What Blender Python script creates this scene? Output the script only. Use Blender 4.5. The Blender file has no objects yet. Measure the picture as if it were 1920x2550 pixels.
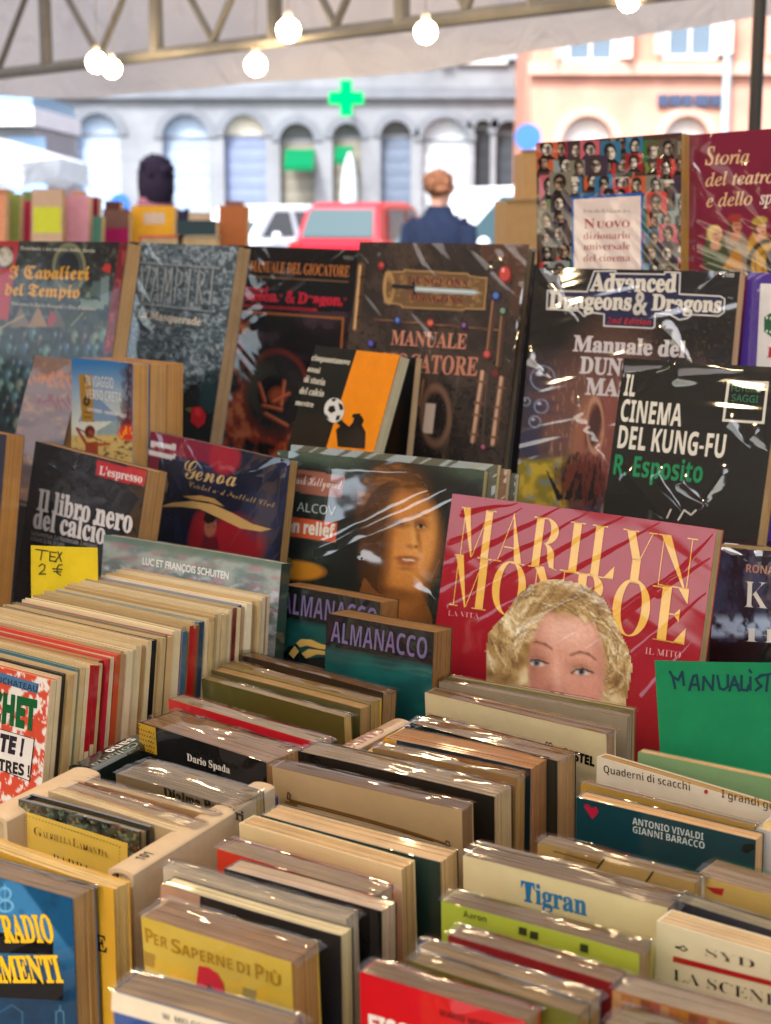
import bpy, bmesh, math, random
import numpy as np
from mathutils import Matrix, Vector

# ---------------------------------------------------------------- camera, sky, sun, exposure
SC = bpy.context.scene
COL = SC.collection
CAMZ, PITCH, FPX = 1.5, math.radians(10.83), 4000.0
cam_d = bpy.data.cameras.new("camera")
cam = bpy.data.objects.new("camera", cam_d)
COL.objects.link(cam)
cam.location = (0, 0, CAMZ)
cam.rotation_euler = (math.radians(90) - PITCH, 0, 0)
cam_d.sensor_fit = 'HORIZONTAL'
cam_d.sensor_width = 36
cam_d.lens = FPX / 1920 * 36
cam_d.clip_end = 500
cam_d.clip_start = 0.02
cam_d.dof.use_dof = True
cam_d.dof.focus_distance = 1.12
cam_d.dof.aperture_fstop = 15.5
cam_d.dof.aperture_blades = 0
SC.camera = cam

SUN_EL, SUN_ROT = 48, 205          # degrees; the sun stands behind the camera, veiled by thin cloud
world = bpy.data.worlds.new("World")
SC.world = world
world.use_nodes = True
wn = world.node_tree.nodes
sky = wn.new('ShaderNodeTexSky')
sky.sky_type = 'NISHITA'
sky.sun_disc = False
sky.sun_elevation = math.radians(SUN_EL)
sky.sun_rotation = math.radians(SUN_ROT)
sky.dust_density = 4.0
sky.air_density = 1.0
wn['Background'].inputs['Strength'].default_value = 0.15
world.node_tree.links.new(sky.outputs[0], wn['Background'].inputs[0])
sun_d = bpy.data.lights.new("sun", 'SUN')
sun_d.energy = 2.2
sun_d.angle = math.radians(14)
sun_d.color = (1.0, 0.97, 0.94)
sun = bpy.data.objects.new("sun", sun_d)
COL.objects.link(sun)
_a, _e = math.radians(SUN_ROT), math.radians(SUN_EL)
_sd = Vector((math.sin(_a) * math.cos(_e), math.cos(_a) * math.cos(_e), math.sin(_e)))
sun.rotation_euler = _sd.to_track_quat('Z', 'Y').to_euler()
sun.location = (0, -20, 30)

SC.view_settings.view_transform = 'Standard'
SC.view_settings.look = 'None'
SC.view_settings.gamma = 1.0
SC.view_settings.exposure = 1.6
SC.cycles.use_denoising = True
SC.cycles.max_bounces = 8
SC.cycles.diffuse_bounces = 4
SC.cycles.glossy_bounces = 4
SC.cycles.transparent_max_bounces = 16
SC.cycles.sample_clamp_indirect = 6.0
SC.cycles.caustics_reflective = False
SC.cycles.caustics_refractive = False

# ---------------------------------------------------------------- helpers
RNG = random.Random(7)
CAM = np.array([0, 0, CAMZ])
RIGHT = np.array([1.0, 0, 0])
FWD = np.array([0, math.cos(PITCH), -math.sin(PITCH)])
UPV = np.array([0, math.sin(PITCH), math.cos(PITCH)])


def ray(x, y):
    return FWD + RIGHT * ((x - 960) / FPX) + UPV * ((1275 - y) / FPX)


def at(x, y, d):
    """Point that the photograph shows at pixel (x, y), d metres along the view axis."""
    return CAM + ray(x, y) * d


def on_z(x, y, z):
    r = ray(x, y)
    return CAM + r * ((z - CAMZ) / r[2])


def hx(s):
    s = s.lstrip('#')
    o = []
    for i in (0, 2, 4):
        c = int(s[i:i + 2], 16) / 255
        o.append(c / 12.92 if c <= 0.04045 else ((c + 0.055) / 1.055) ** 2.4)
    return np.array(o)


def tag(o, label=None, cat=None, group=None, kind=None):
    for k, v in (('label', label), ('category', cat), ('group', group), ('kind', kind)):
        if v:
            o[k] = v
    return o


def empty(name, M=None, **kw):
    o = bpy.data.objects.new(name, None)
    o.empty_display_size = 0.05
    COL.objects.link(o)
    if M is not None:
        o.matrix_world = M
    return tag(o, **kw)


class MB:
    """Collects faces with one colour per vertex and links them as one mesh object."""

    def __init__(self):
        self.v, self.f, self.c, self.n = [], [], [], 0

    def add(self, verts, faces, col):
        verts = np.asarray(verts, float).reshape(-1, 3)
        k = len(verts)
        self.v.append(verts)
        c = np.asarray(col, float)
        if c.ndim == 1:
            c = np.tile(c[:3], (k, 1))
        self.c.append(c)
        n = self.n
        self.f.extend([tuple(i + n for i in f) for f in faces])
        self.n += k
        return self

    def box(self, x0, x1, y0, y1, z0, z1, col, nx=1, nz=1):
        xs = np.linspace(x0, x1, nx + 1)
        zs = np.linspace(z0, z1, nz + 1)
        if nx == 1 and nz == 1:
            v = [(x, y, z) for z in (z0, z1) for y in (y0, y1) for x in (x0, x1)]
            f = [(0, 1, 5, 4), (1, 3, 7, 5), (3, 2, 6, 7), (2, 0, 4, 6), (4, 5, 7, 6), (1, 0, 2, 3)]
            return self.add(v, f, col)
        v, f = [], []
        for y in (y0, y1):
            for z in zs:
                for x in xs:
                    v.append((x, y, z))
        w, m = nx + 1, (nx + 1) * (nz + 1)
        for j in range(nz):
            for i in range(nx):
                a = j * w + i
                f.append((a, a + 1, a + w + 1, a + w))
                f.append((m + a, m + a + w, m + a + w + 1, m + a + 1))
        for i in range(nx):
            f.append((i + 1, i, m + i, m + i + 1))
            a = nz * w + i
            f.append((a, a + 1, m + a + 1, m + a))
        for j in range(nz):
            a = j * w
            f.append((a, a + w, m + a + w, m + a))
            a = j * w + nx
            f.append((a + w, a, m + a, m + a + w))
        return self.add(v, f, col)

    def tube(self, pts, r, col, seg=8, cap=True):
        pts = [np.asarray(p, float) for p in pts]
        rs = r if hasattr(r, '__len__') else [r] * len(pts)
        v, f = [], []
        for i, p in enumerate(pts):
            t = pts[min(i + 1, len(pts) - 1)] - pts[max(i - 1, 0)]
            t = t / (np.linalg.norm(t) + 1e-12)
            a = np.cross(t, (0, 0, 1)) if abs(t[2]) < 0.95 else np.cross(t, (1, 0, 0))
            a /= np.linalg.norm(a)
            b = np.cross(t, a)
            for k in range(seg):
                q = 2 * math.pi * k / seg
                v.append(p + rs[i] * (a * math.cos(q) + b * math.sin(q)))
        for i in range(len(pts) - 1):
            for k in range(seg):
                a, b = i * seg + k, i * seg + (k + 1) % seg
                f.append((a, a + seg, b + seg, b))
        if cap:
            f.append(tuple(range(seg)))
            f.append(tuple(reversed(range((len(pts) - 1) * seg, len(pts) * seg))))
        return self.add(v, f, col)

    def lathe(self, prof, col, seg=16, c=(0, 0, 0)):
        """prof: (radius, z) pairs."""
        v, f = [], []
        for r, z in prof:
            for k in range(seg):
                q = 2 * math.pi * k / seg
                v.append((c[0] + r * math.cos(q), c[1] + r * math.sin(q), c[2] + z))
        for i in range(len(prof) - 1):
            for k in range(seg):
                a, b = i * seg + k, i * seg + (k + 1) % seg
                f.append((a, b, b + seg, a + seg))
        f.append(tuple(reversed(range(seg))))
        f.append(tuple(range((len(prof) - 1) * seg, len(prof) * seg)))
        return self.add(v, f, col)

    def ball(self, c, rx, ry, rz, col, seg=14, rings=9):
        prof = [(math.sin(math.pi * (i + .001) / (rings + .002)), -math.cos(math.pi * (i + .001) / (rings + .002))) for i in range(rings + 1)]
        b = MB().lathe(prof, col, seg)
        v = b.v[0] * np.array([rx, ry, rz]) + np.array(c)
        return self.add(v, b.f, col)

    def build(self, name, mat, parent=None, M=None, smooth=False, warp=None):
        me = bpy.data.meshes.new(name)
        v = np.concatenate(self.v)
        if warp is not None:
            v = warp(v)
        me.from_pydata(v.tolist(), [], self.f)
        a = me.color_attributes.new('Col', 'FLOAT_COLOR', 'POINT')
        c = np.concatenate(self.c)
        a.data.foreach_set('color', np.concatenate([c, np.ones((len(c), 1))], 1).astype(np.float32).ravel())
        if smooth:
            me.polygons.foreach_set('use_smooth', [True] * len(me.polygons))
        me.update()
        o = bpy.data.objects.new(name, me)
        me.materials.append(mat)
        COL.objects.link(o)
        if parent is not None:
            o.parent = parent
        if M is not None:
            o.matrix_world = M
        return o


# ---------------------------------------------------------------- materials
def nd(nt, t, **kw):
    n = nt.nodes.new(t)
    for k, v in kw.items():
        if k.startswith('i_'):
            key = k[2:].replace('_', ' ')
            n.inputs[int(key) if key.isdigit() else key].default_value = v
        else:
            setattr(n, k, v)
    return n


def crease_group():
    g = bpy.data.node_groups.new('film crease', 'ShaderNodeTree')
    I = g.interface
    for n, t in (('P', 'NodeSocketVector'), ('A', 'NodeSocketVector'), ('D', 'NodeSocketVector'), ('Width', 'NodeSocketFloat'), ('Height', 'NodeSocketFloat')):
        I.new_socket(n, in_out='INPUT', socket_type=t)
    I.new_socket('H', in_out='OUTPUT', socket_type='NodeSocketFloat')
    L = g.links.new
    gi, go = g.nodes.new('NodeGroupInput'), g.nodes.new('NodeGroupOutput')

    def vm(op, a, b_=None, sc=None):
        n = nd(g, 'ShaderNodeVectorMath', operation=op)
        L(a, n.inputs[0])
        if b_ is not None:
            L(b_, n.inputs[1])
        if sc is not None:
            L(sc, n.inputs['Scale'])
        return n.outputs['Value'] if op in ('DOT_PRODUCT', 'LENGTH') else n.outputs[0]

    def sm(op, a, b_, clamp=False):
        n = nd(g, 'ShaderNodeMath', operation=op, use_clamp=clamp)
        for k, q in enumerate((a, b_)):
            if isinstance(q, (int, float)):
                n.inputs[k].default_value = q
            elif q is not None:
                L(q, n.inputs[k])
        return n.outputs[0]
    q = vm('SUBTRACT', gi.outputs['P'], gi.outputs['A'])
    t = sm('DIVIDE', vm('DOT_PRODUCT', q, gi.outputs['D']), vm('DOT_PRODUCT', gi.outputs['D'], gi.outputs['D']), True)
    d = vm('LENGTH', vm('SUBTRACT', q, vm('SCALE', gi.outputs['D'], sc=t)))
    tp = sm('SUBTRACT', 1.15, t)
    k = sm('SUBTRACT', 1.0, sm('DIVIDE', d, sm('MULTIPLY', gi.outputs['Width'], tp), True))
    h = sm('MULTIPLY', sm('MULTIPLY', sm('POWER', k, 1.5), gi.outputs['Height']), tp)
    L(h, go.inputs['H'])
    return g


CREASE = None


def wrinkle_normal(nt, diag, amp, fine, creases=()):
    """Normal of crinkled cellophane: long stretched ridges plus a slack, wide undulation."""
    L = nt.links.new
    tc = nd(nt, 'ShaderNodeTexCoord')
    oi = nd(nt, 'ShaderNodeObjectInfo')
    off = nd(nt, 'ShaderNodeVectorMath', operation='SCALE')
    off.inputs[0].default_value = (37, 53, 29)
    L(oi.outputs['Random'], off.inputs['Scale'])
    rot = nd(nt, 'ShaderNodeMapping')
    rot.inputs['Rotation'].default_value = (0, math.radians(diag), 0)
    L(tc.outputs['Object'], rot.inputs['Vector'])
    sc = nd(nt, 'ShaderNodeVectorMath', operation='MULTIPLY')
    sc.inputs[1].default_value = (9 * fine, 40 * fine, 62 * fine)
    L(rot.outputs[0], sc.inputs[0])
    ad = nd(nt, 'ShaderNodeVectorMath', operation='ADD')
    L(sc.outputs[0], ad.inputs[0])
    L(off.outputs[0], ad.inputs[1])
    n1 = nd(nt, 'ShaderNodeTexNoise', noise_dimensions='3D', noise_type='RIDGED_MULTIFRACTAL', i_Scale=1.0, i_Detail=2.0, i_Roughness=0.45)
    L(ad.outputs[0], n1.inputs['Vector'])
    sc2 = nd(nt, 'ShaderNodeVectorMath', operation='MULTIPLY')
    sc2.inputs[1].default_value = (13, 13, 13)
    L(tc.outputs['Object'], sc2.inputs[0])
    ad2 = nd(nt, 'ShaderNodeVectorMath', operation='ADD')
    L(sc2.outputs[0], ad2.inputs[0])
    L(off.outputs[0], ad2.inputs[1])
    n2 = nd(nt, 'ShaderNodeTexNoise', noise_dimensions='3D', i_Scale=1.0, i_Detail=1.5, i_Roughness=0.4)
    L(ad2.outputs[0], n2.inputs['Vector'])
    m1 = nd(nt, 'ShaderNodeMath', operation='MULTIPLY')
    L(n1.outputs[0], m1.inputs[0])
    m1.inputs[1].default_value = 0.0024 * amp
    m2 = nd(nt, 'ShaderNodeMath', operation='MULTIPLY_ADD')
    L(n2.outputs[0], m2.inputs[0])
    m2.inputs[1].default_value = 0.006 * amp
    L(m1.outputs[0], m2.inputs[2])
    hgt = m2.outputs[0]
    if creases:
        global CREASE
        CREASE = CREASE or crease_group()
        nw = nd(nt, 'ShaderNodeTexNoise', i_Scale=22.0, i_Detail=2.0)
        L(tc.outputs['Object'], nw.inputs['Vector'])
        wp = nd(nt, 'ShaderNodeVectorMath', operation='MULTIPLY_ADD')
        L(nw.outputs['Color'], wp.inputs[0])
        wp.inputs[1].default_value = (.008, 0, .008)
        L(tc.outputs['Object'], wp.inputs[2])
        fl = nd(nt, 'ShaderNodeVectorMath', operation='MULTIPLY')
        fl.inputs[1].default_value = (1, 0, 1)
        L(wp.outputs[0], fl.inputs[0])
        for (ax, az, bx, bz, w_, h_) in creases:
            c = nd(nt, 'ShaderNodeGroup', node_tree=CREASE)
            L(fl.outputs[0], c.inputs['P'])
            c.inputs['A'].default_value = (ax + .004, 0, az + .004)
            c.inputs['D'].default_value = (bx - ax, 0, bz - az)
            c.inputs['Width'].default_value = w_
            c.inputs['Height'].default_value = h_
            ad_ = nd(nt, 'ShaderNodeMath', operation='ADD')
            L(hgt, ad_.inputs[0])
            L(c.outputs[0], ad_.inputs[1])
            hgt = ad_.outputs[0]
    bp = nd(nt, 'ShaderNodeBump', i_Strength=1.0, i_Distance=1.0)
    L(hgt, bp.inputs['Height'])
    return bp.outputs[0]


def base_mat(name, rough=0.5, spec=0.4, coat=0.0, coat_rough=0.05, diag=30, amp=1.0, fine=1.0, mottle=0.12, mscale=60, metal=0.0, stripes=False, grain=0.0, cior=1.8, creases=()):
    m = bpy.data.materials.new(name)
    m.use_nodes = True
    nt = m.node_tree
    L = nt.links.new
    b = nt.nodes['Principled BSDF']
    at_ = nd(nt, 'ShaderNodeAttribute', attribute_name='Col')
    tc = nd(nt, 'ShaderNodeTexCoord')
    no = nd(nt, 'ShaderNodeTexNoise', i_Scale=mscale, i_Detail=5.0, i_Roughness=0.65)
    L(tc.outputs['Object'], no.inputs['Vector'])
    mr = nd(nt, 'ShaderNodeMapRange')
    mr.inputs['From Min'].default_value = 0.3
    mr.inputs['From Max'].default_value = 0.7
    mr.inputs['To Min'].default_value = 1.0 - mottle
    mr.inputs['To Max'].default_value = 1.0 + mottle * 0.5
    L(no.outputs[0], mr.inputs['Value'])
    sc = nd(nt, 'ShaderNodeVectorMath', operation='SCALE')
    L(at_.outputs['Color'], sc.inputs[0])
    L(mr.outputs[0], sc.inputs['Scale'])
    col = sc.outputs[0]
    if stripes:
        mu = nd(nt, 'ShaderNodeVectorMath', operation='MULTIPLY')
        mu.inputs[1].default_value = (9, 2300, 9)
        L(tc.outputs['Object'], mu.inputs[0])
        n3 = nd(nt, 'ShaderNodeTexNoise', i_Scale=1.0, i_Detail=2.0)
        L(mu.outputs[0], n3.inputs['Vector'])
        mr3 = nd(nt, 'ShaderNodeMapRange')
        mr3.inputs['From Min'].default_value = 0.3
        mr3.inputs['From Max'].default_value = 0.7
        mr3.inputs['To Min'].default_value = 0.74
        mr3.inputs['To Max'].default_value = 1.08
        L(n3.outputs[0], mr3.inputs['Value'])
        s3 = nd(nt, 'ShaderNodeVectorMath', operation='SCALE')
        L(col, s3.inputs[0])
        L(mr3.outputs[0], s3.inputs['Scale'])
        col = s3.outputs[0]
    if coat:
        ga = nd(nt, 'ShaderNodeGamma', i_Gamma=1.22)
        L(col, ga.inputs[0])
        col = ga.outputs[0]
        spec = min(spec, .25)
    L(col, b.inputs['Base Color'])
    b.inputs['Roughness'].default_value = rough
    b.inputs['Specular IOR Level'].default_value = spec
    b.inputs['Metallic'].default_value = metal
    if grain:
        bp = nd(nt, 'ShaderNodeBump', i_Strength=grain, i_Distance=0.001)
        L(no.outputs[0], bp.inputs['Height'])
        L(bp.outputs[0], b.inputs['Normal'])
    if coat:
        b.inputs['Coat Weight'].default_value = coat
        b.inputs['Coat Roughness'].default_value = coat_rough
        b.inputs['Coat IOR'].default_value = cior
        L(wrinkle_normal(nt, diag, amp, fine, creases), b.inputs['Coat Normal'])
    return m


M_WRAP = base_mat('cellophane over printed card', coat=1.0, coat_rough=0.035, diag=32, amp=1.0, mottle=0.06)
M_WRAP2 = base_mat('tight cellophane over printed card', coat=1.0, coat_rough=0.05, diag=-40, amp=0.7, fine=0.8, mottle=0.06)
M_GLOSS = base_mat('laminated printed card', rough=0.4, coat=0.5, coat_rough=0.1, diag=20, amp=0.35, fine=0.6, mottle=0.08)
M_PAGE = base_mat('yellowed paper edges', rough=0.8, spec=0.2, coat=0.0, mottle=0.17, mscale=22, stripes=True)
M_PAGEW = base_mat('paper edges under cellophane', rough=0.75, spec=0.2, coat=0.45, coat_rough=0.08, cior=1.6, diag=4, amp=0.6, fine=1.2, mottle=0.17, mscale=22, stripes=True)
M_MATTE = base_mat('matte card', rough=0.85, spec=0.2, mottle=0.1)
M_PAINT = base_mat('painted surface', rough=0.5, mottle=0.1, mscale=3)
M_PLASTER = base_mat('plaster and stone', rough=0.9, spec=0.2, mottle=0.25, mscale=0.8)
M_METAL = base_mat('painted steel tube', rough=0.45, spec=0.5, mottle=0.25, mscale=12)
M_WOOD = base_mat('stained wood', rough=0.6, mottle=0.35, mscale=9)
M_CLOTH = base_mat('cloth', rough=0.95, spec=0.1, mottle=0.2, mscale=20, grain=0.3)
M_CAR = base_mat('car paint', rough=0.3, spec=0.5, coat=0.0, mottle=0.03)
M_GLASS = base_mat('dark window glass', rough=0.12, spec=0.35, mottle=0.05)
M_SKIN = base_mat('skin', rough=0.55, mottle=0.06)


def film_mat():
    m = bpy.data.materials.new('clear cellophane film')
    m.use_nodes = True
    nt = m.node_tree
    L = nt.links.new
    nt.nodes.remove(nt.nodes['Principled BSDF'])
    g = nd(nt, 'ShaderNodeBsdfGlossy', i_Roughness=0.06)
    t = nd(nt, 'ShaderNodeBsdfTransparent')
    t.inputs[0].default_value = (.97, .97, .97, 1)
    nrm = wrinkle_normal(nt, 6, .8, 1.3)
    fr = nd(nt, 'ShaderNodeFresnel', i_IOR=1.6)
    L(nrm, fr.inputs['Normal'])
    L(nrm, g.inputs['Normal'])
    mu = nd(nt, 'ShaderNodeMath', operation='MULTIPLY_ADD')
    mu.inputs[1].default_value = 0.85
    mu.inputs[2].default_value = 0.0
    L(fr.outputs[0], mu.inputs[0])
    mx = nd(nt, 'ShaderNodeMixShader')
    L(mu.outputs[0], mx.inputs[0])
    L(t.outputs[0], mx.inputs[1])
    L(g.outputs[0], mx.inputs[2])
    L(mx.outputs[0], nt.nodes['Material Output'].inputs['Surface'])
    return m


M_FILM = film_mat()


def glow_mat(name, col, strength):
    m = bpy.data.materials.new(name)
    m.use_nodes = True
    nt = m.node_tree
    nt.nodes.remove(nt.nodes['Principled BSDF'])
    e = nd(nt, 'ShaderNodeEmission', i_Strength=strength)
    e.inputs[0].default_value = (*col, 1)
    nt.links.new(e.outputs[0], nt.nodes['Material Output'].inputs['Surface'])
    return m


def canvas_mat(name, col, trans):
    m = bpy.data.materials.new(name)
    m.use_nodes = True
    nt = m.node_tree
    L = nt.links.new
    nt.nodes.remove(nt.nodes['Principled BSDF'])
    tc = nd(nt, 'ShaderNodeTexCoord')
    no = nd(nt, 'ShaderNodeTexNoise', i_Scale=1.3, i_Detail=6.0)
    L(tc.outputs['Object'], no.inputs['Vector'])
    cr = nd(nt, 'ShaderNodeValToRGB')
    cr.color_ramp.elements[0].position = 0.3
    cr.color_ramp.elements[0].color = (*(c * 0.82 for c in col), 1)
    cr.color_ramp.elements[1].position = 0.7
    cr.color_ramp.elements[1].color = (*col, 1)
    L(no.outputs[0], cr.inputs[0])
    d = nd(nt, 'ShaderNodeBsdfDiffuse')
    t = nd(nt, 'ShaderNodeBsdfTranslucent')
    n2 = nd(nt, 'ShaderNodeTexNoise', i_Scale=5.0, i_Detail=3.0, i_Distortion=1.2)
    L(tc.outputs['Object'], n2.inputs['Vector'])
    bp = nd(nt, 'ShaderNodeBump', i_Strength=1.0, i_Distance=0.05)
    L(n2.outputs[0], bp.inputs['Height'])
    L(bp.outputs[0], d.inputs['Normal'])
    L(cr.outputs[0], d.inputs[0])
    L(cr.outputs[0], t.inputs[0])
    mx = nd(nt, 'ShaderNodeMixShader')
    mx.inputs[0].default_value = trans
    L(d.outputs[0], mx.inputs[1])
    L(t.outputs[0], mx.inputs[2])
    L(mx.outputs[0], nt.nodes['Material Output'].inputs['Surface'])
    return m


# ---------------------------------------------------------------- lettering
STY = {'sb': (0x1D400, 0x1D41A, 0x1D7CE), 'si': (0x1D434, 0x1D44E, None), 'sbi': (0x1D468, 0x1D482, None), 'sc': (0x1D4D0, 0x1D4EA, None),
       'fr': (0x1D56C, 0x1D586, None), 'ss': (0x1D5A0, 0x1D5BA, 0x1D7E2), 'ssb': (0x1D5D4, 0x1D5EE, 0x1D7EC), 'ssi': (0x1D63C, 0x1D656, None), 'bf': (None, None, None)}
try:      # Blender's own bundled mathematical face; the built-in font falls back to it by itself where this path differs
    MATHFONT = bpy.data.fonts.load(bpy.utils.resource_path('LOCAL') + '/datafiles/fonts/NotoSansMath-Regular.woff2')
except Exception:
    MATHFONT = None


def styled(s, sty):
    U, Lo, D = STY[sty]
    o = ''
    for ch in s:
        if U and 'A' <= ch <= 'Z':
            o += chr(U + ord(ch) - 65)
        elif Lo and 'a' <= ch <= 'z':
            o += '\u210e' if (sty == 'si' and ch == 'h') else chr(Lo + ord(ch) - 97)
        elif D and '0' <= ch <= '9':
            o += chr(D + ord(ch) - 48)
        else:
            o += ch
    return o


_tc = {}


def glyphs(s, sty, off=0.0):
    """(2-D points, triangles) of a word; baseline at 0, height of H = 1, left end at 0."""
    key = (s, sty, off)
    if key in _tc:
        return _tc[key]
    cu = bpy.data.curves.new('lettering', 'FONT')
    cu.body = styled(s, sty)
    if MATHFONT and sty != 'bf':
        cu.font = MATHFONT
    cu.resolution_u = 3
    cu.offset = off
    o = bpy.data.objects.new('lettering', cu)
    me = o.to_mesh()
    n = len(me.vertices)
    co = np.zeros(n * 3)
    me.vertices.foreach_get('co', co)
    fs = [tuple(p.vertices) for p in me.polygons]
    o.to_mesh_clear()
    bpy.data.objects.remove(o)
    bpy.data.curves.remove(cu)
    v = co.reshape(-1, 3)[:, :2]
    if s != 'H':
        v = v / glyphs('H', sty, 0.0)[2]
        v = v - np.array([v[:, 0].min(), 0])
    h = v[:, 1].max()
    _tc[key] = (v, fs, h, v[:, 0].max())
    return _tc[key]


def didone(s):
    """Tall high-contrast capitals, drawn letter by letter as polygons."""
    T, hl = 0.20, 0.022

    def q(a, b, wa, wb=None):
        wb = wa if wb is None else wb
        return [(a[0] - wa / 2, a[1]), (b[0] - wb / 2, b[1]), (b[0] + wb / 2, b[1]), (a[0] + wa / 2, a[1])]

    def sr(x, y, w):
        return [(x - w / 2, y), (x - w / 2, y + hl), (x + w / 2, y + hl), (x + w / 2, y)]

    def ring(cx, cy, rx, ry, t, a0, a1, n=26):
        o = []
        for i in range(n):
            p0, p1 = (math.radians(a0 + (a1 - a0) * k / n) for k in (i, i + 1))
            o.append([(cx + rx * math.cos(p0), cy + ry * math.sin(p0)), (cx + rx * math.cos(p1), cy + ry * math.sin(p1)),
                      (cx + (rx - t) * math.cos(p1), cy + (ry - hl) * math.sin(p1)), (cx + (rx - t) * math.cos(p0), cy + (ry - hl) * math.sin(p0))])
        return o
    G = {
        'M': (0.98, [q((.12, 0), (.12, 1), hl), q((.42, 0), (.14, 1), hl * 1.5, T), q((.44, .02), (.78, 1), hl), q((.78, 0), (.78, 1), T), sr(.12, 0, .22), sr(.08, .978, .16), sr(.78, 0, .36), sr(.84, .978, .26)]),
        'A': (0.86, [q((.1, 0), (.42, 1), hl), q((.66, 0), (.40, 1), T, hl), sr(.22 + .22, .3, .4), sr(.1, 0, .22), sr(.66, 0, .36)]),
        'R': (0.88, [q((.2, 0), (.2, 1), T), sr(.2, 0, .36), sr(.24, .978, .44)] + ring(.36, .74, .34, .26, T, -90, 90) + ring(.36, .24, .3, .26, T * .9, 90, 0, 12) + [q((.56, .24), (.62, .04), T * .9, T * .6), q((.62, .04), (.78, 0), T * .5, hl)]),
        'I': (0.50, [q((.22, 0), (.22, 1), T), sr(.22, 0, .38), sr(.22, .978, .38)]),
        'L': (0.74, [q((.22, 0), (.22, 1), T), sr(.22, .978, .38), sr(.36, 0, .66), [(.46, .02), (.69, .26), (.69, 0), (.46, 0)]]),
        'Y': (0.80, [q((.4, 0), (.4, .46), T), q((.4, .44), (.18, 1), T), q((.47, .44), (.72, 1), hl), sr(.4, 0, .36), sr(.18, .978, .38), sr(.72, .978, .2)]),
        'N': (0.96, [q((.12, 0), (.12, 1), hl), q((.76, -.02), (.16, 1), hl * 1.5, T * 1.15), q((.78, 0), (.78, 1), hl), sr(.12, 0, .24), sr(.08, .978, .2), sr(.78, .978, .24)]),
        'O': (0.90, ring(.44, .5, .42, .52, T * .95, 0, 360, 48)),
        'E': (0.80, [q((.22, 0), (.22, 1), T), sr(.24, 0, .42), sr(.36, .978, .66), sr(.4, .49, .3), sr(.36, 0, .66), [(.46, .98), (.69, .72), (.69, 1), (.46, 1)], [(.48, .02), (.72, .3), (.72, 0), (.48, 0)], [(.42, .5), (.55, .62), (.55, .38)]]),
    }
    G['D'] = (0.9, [q((.2, 0), (.2, 1), T), sr(.2, 0, .36), sr(.2, .978, .36)] + ring(.3, .5, .5, .5, T, -90, 90, 30))
    v, f, x = [], [], 0
    for ch in s:
        w, ps = G[ch]
        for p in ps:
            n = len(v)
            v.extend([(x + a, b) for a, b in p])
            f.append(tuple(range(n, n + len(p))))
        x += w + .06
    v = np.array(v)
    v[:, 0] -= v[:, 0].min()
    return v, f, 1.0, v[:, 0].max()


# ---------------------------------------------------------------- painting on covers
def _hash(i, j, s):
    n = (i * 374761393 + j * 668265263 + s * 974634777) & 0xffffffff
    n = ((n ^ (n >> 13)) * 1274126177) & 0xffffffff
    return ((n ^ (n >> 16)) & 0xffff) / 65535.0


def vnoise(x, y, s=0, octv=3):
    out, a, tot = 0, 1.0, 0
    for o in range(octv):
        i, j = np.floor(x).astype(np.int64), np.floor(y).astype(np.int64)
        fx, fy = x - i, y - j
        fx, fy = fx * fx * (3 - 2 * fx), fy * fy * (3 - 2 * fy)
        h = lambda a_, b_: _hash(i + a_, j + b_, s + o * 17)
        out = out + a * ((h(0, 0) * (1 - fx) + h(1, 0) * fx) * (1 - fy) + (h(0, 1) * (1 - fx) + h(1, 1) * fx) * fy)
        tot += a
        a *= 0.55
        x, y = x * 2.03 + 5.1, y * 2.03 + 1.7
    return out / tot


class Paint:
    def __init__(self, X, Y, base):
        self.X, self.Y = X, Y
        self.c = np.tile(hx(base), X.shape + (1,)).astype(float)

    def mix(self, a, col):
        a = np.clip(a, 0, 1)[..., None]
        self.c = self.c * (1 - a) + (hx(col) if isinstance(col, str) else col) * a
        return self

    def noise(self, sx, sy, col, lo=.4, hi=.6, seed=0, oct=3, amt=1.0, mask=1.0):
        n = vnoise(self.X / sx, self.Y / sy, seed, oct)
        return self.mix(np.clip((n - lo) / (hi - lo), 0, 1) * amt * mask, col)

    def ell(self, cx, cy, rx, ry, col, rot=0, soft=.15, a=1.0):
        q = math.radians(rot)
        dx, dy = self.X - cx, self.Y - cy
        u, v = dx * math.cos(q) + dy * math.sin(q), -dx * math.sin(q) + dy * math.cos(q)
        d = np.sqrt((u / rx) ** 2 + (v / ry) ** 2)
        return self.mix(np.clip((1 - d) / soft + .5, 0, 1) * a, col)

    def ring(self, cx, cy, rx, ry, w, col, a=1.0):
        d = np.sqrt(((self.X - cx) / rx) ** 2 + ((self.Y - cy) / ry) ** 2)
        return self.mix(np.clip(1 - np.abs(d - 1) * min(rx, ry) / w, 0, 1) * 1.6 * a, col)

    def inside(self, pts):
        X, Y = self.X, self.Y
        r = np.zeros(X.shape, bool)
        n = len(pts)
        for i in range(n):
            (x0, y0), (x1, y1) = pts[i], pts[(i + 1) % n]
            if y0 == y1:
                continue
            c = ((y0 > Y) != (y1 > Y)) & (X < (x1 - x0) * (Y - y0) / (y1 - y0) + x0)
            r ^= c
        return r

    def poly(self, pts, col, a=1.0):
        return self.mix(self.inside(pts) * a, col)

    def line(self, pts, w, col, a=1.0):
        for (x0, y0), (x1, y1) in zip(pts, pts[1:]):
            dx, dy = x1 - x0, y1 - y0
            t = np.clip(((self.X - x0) * dx + (self.Y - y0) * dy) / (dx * dx + dy * dy + 1e-9), 0, 1)
            d = np.hypot(self.X - x0 - t * dx, self.Y - y0 - t * dy)
            self.mix(np.clip((w / 2 - d) / 2 + .5, 0, 1) * a, col)
        return self

    def grad(self, y0, y1, col, a=1.0):
        return self.mix(np.clip((self.Y - y0) / (y1 - y0), 0, 1) * a, col)


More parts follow.
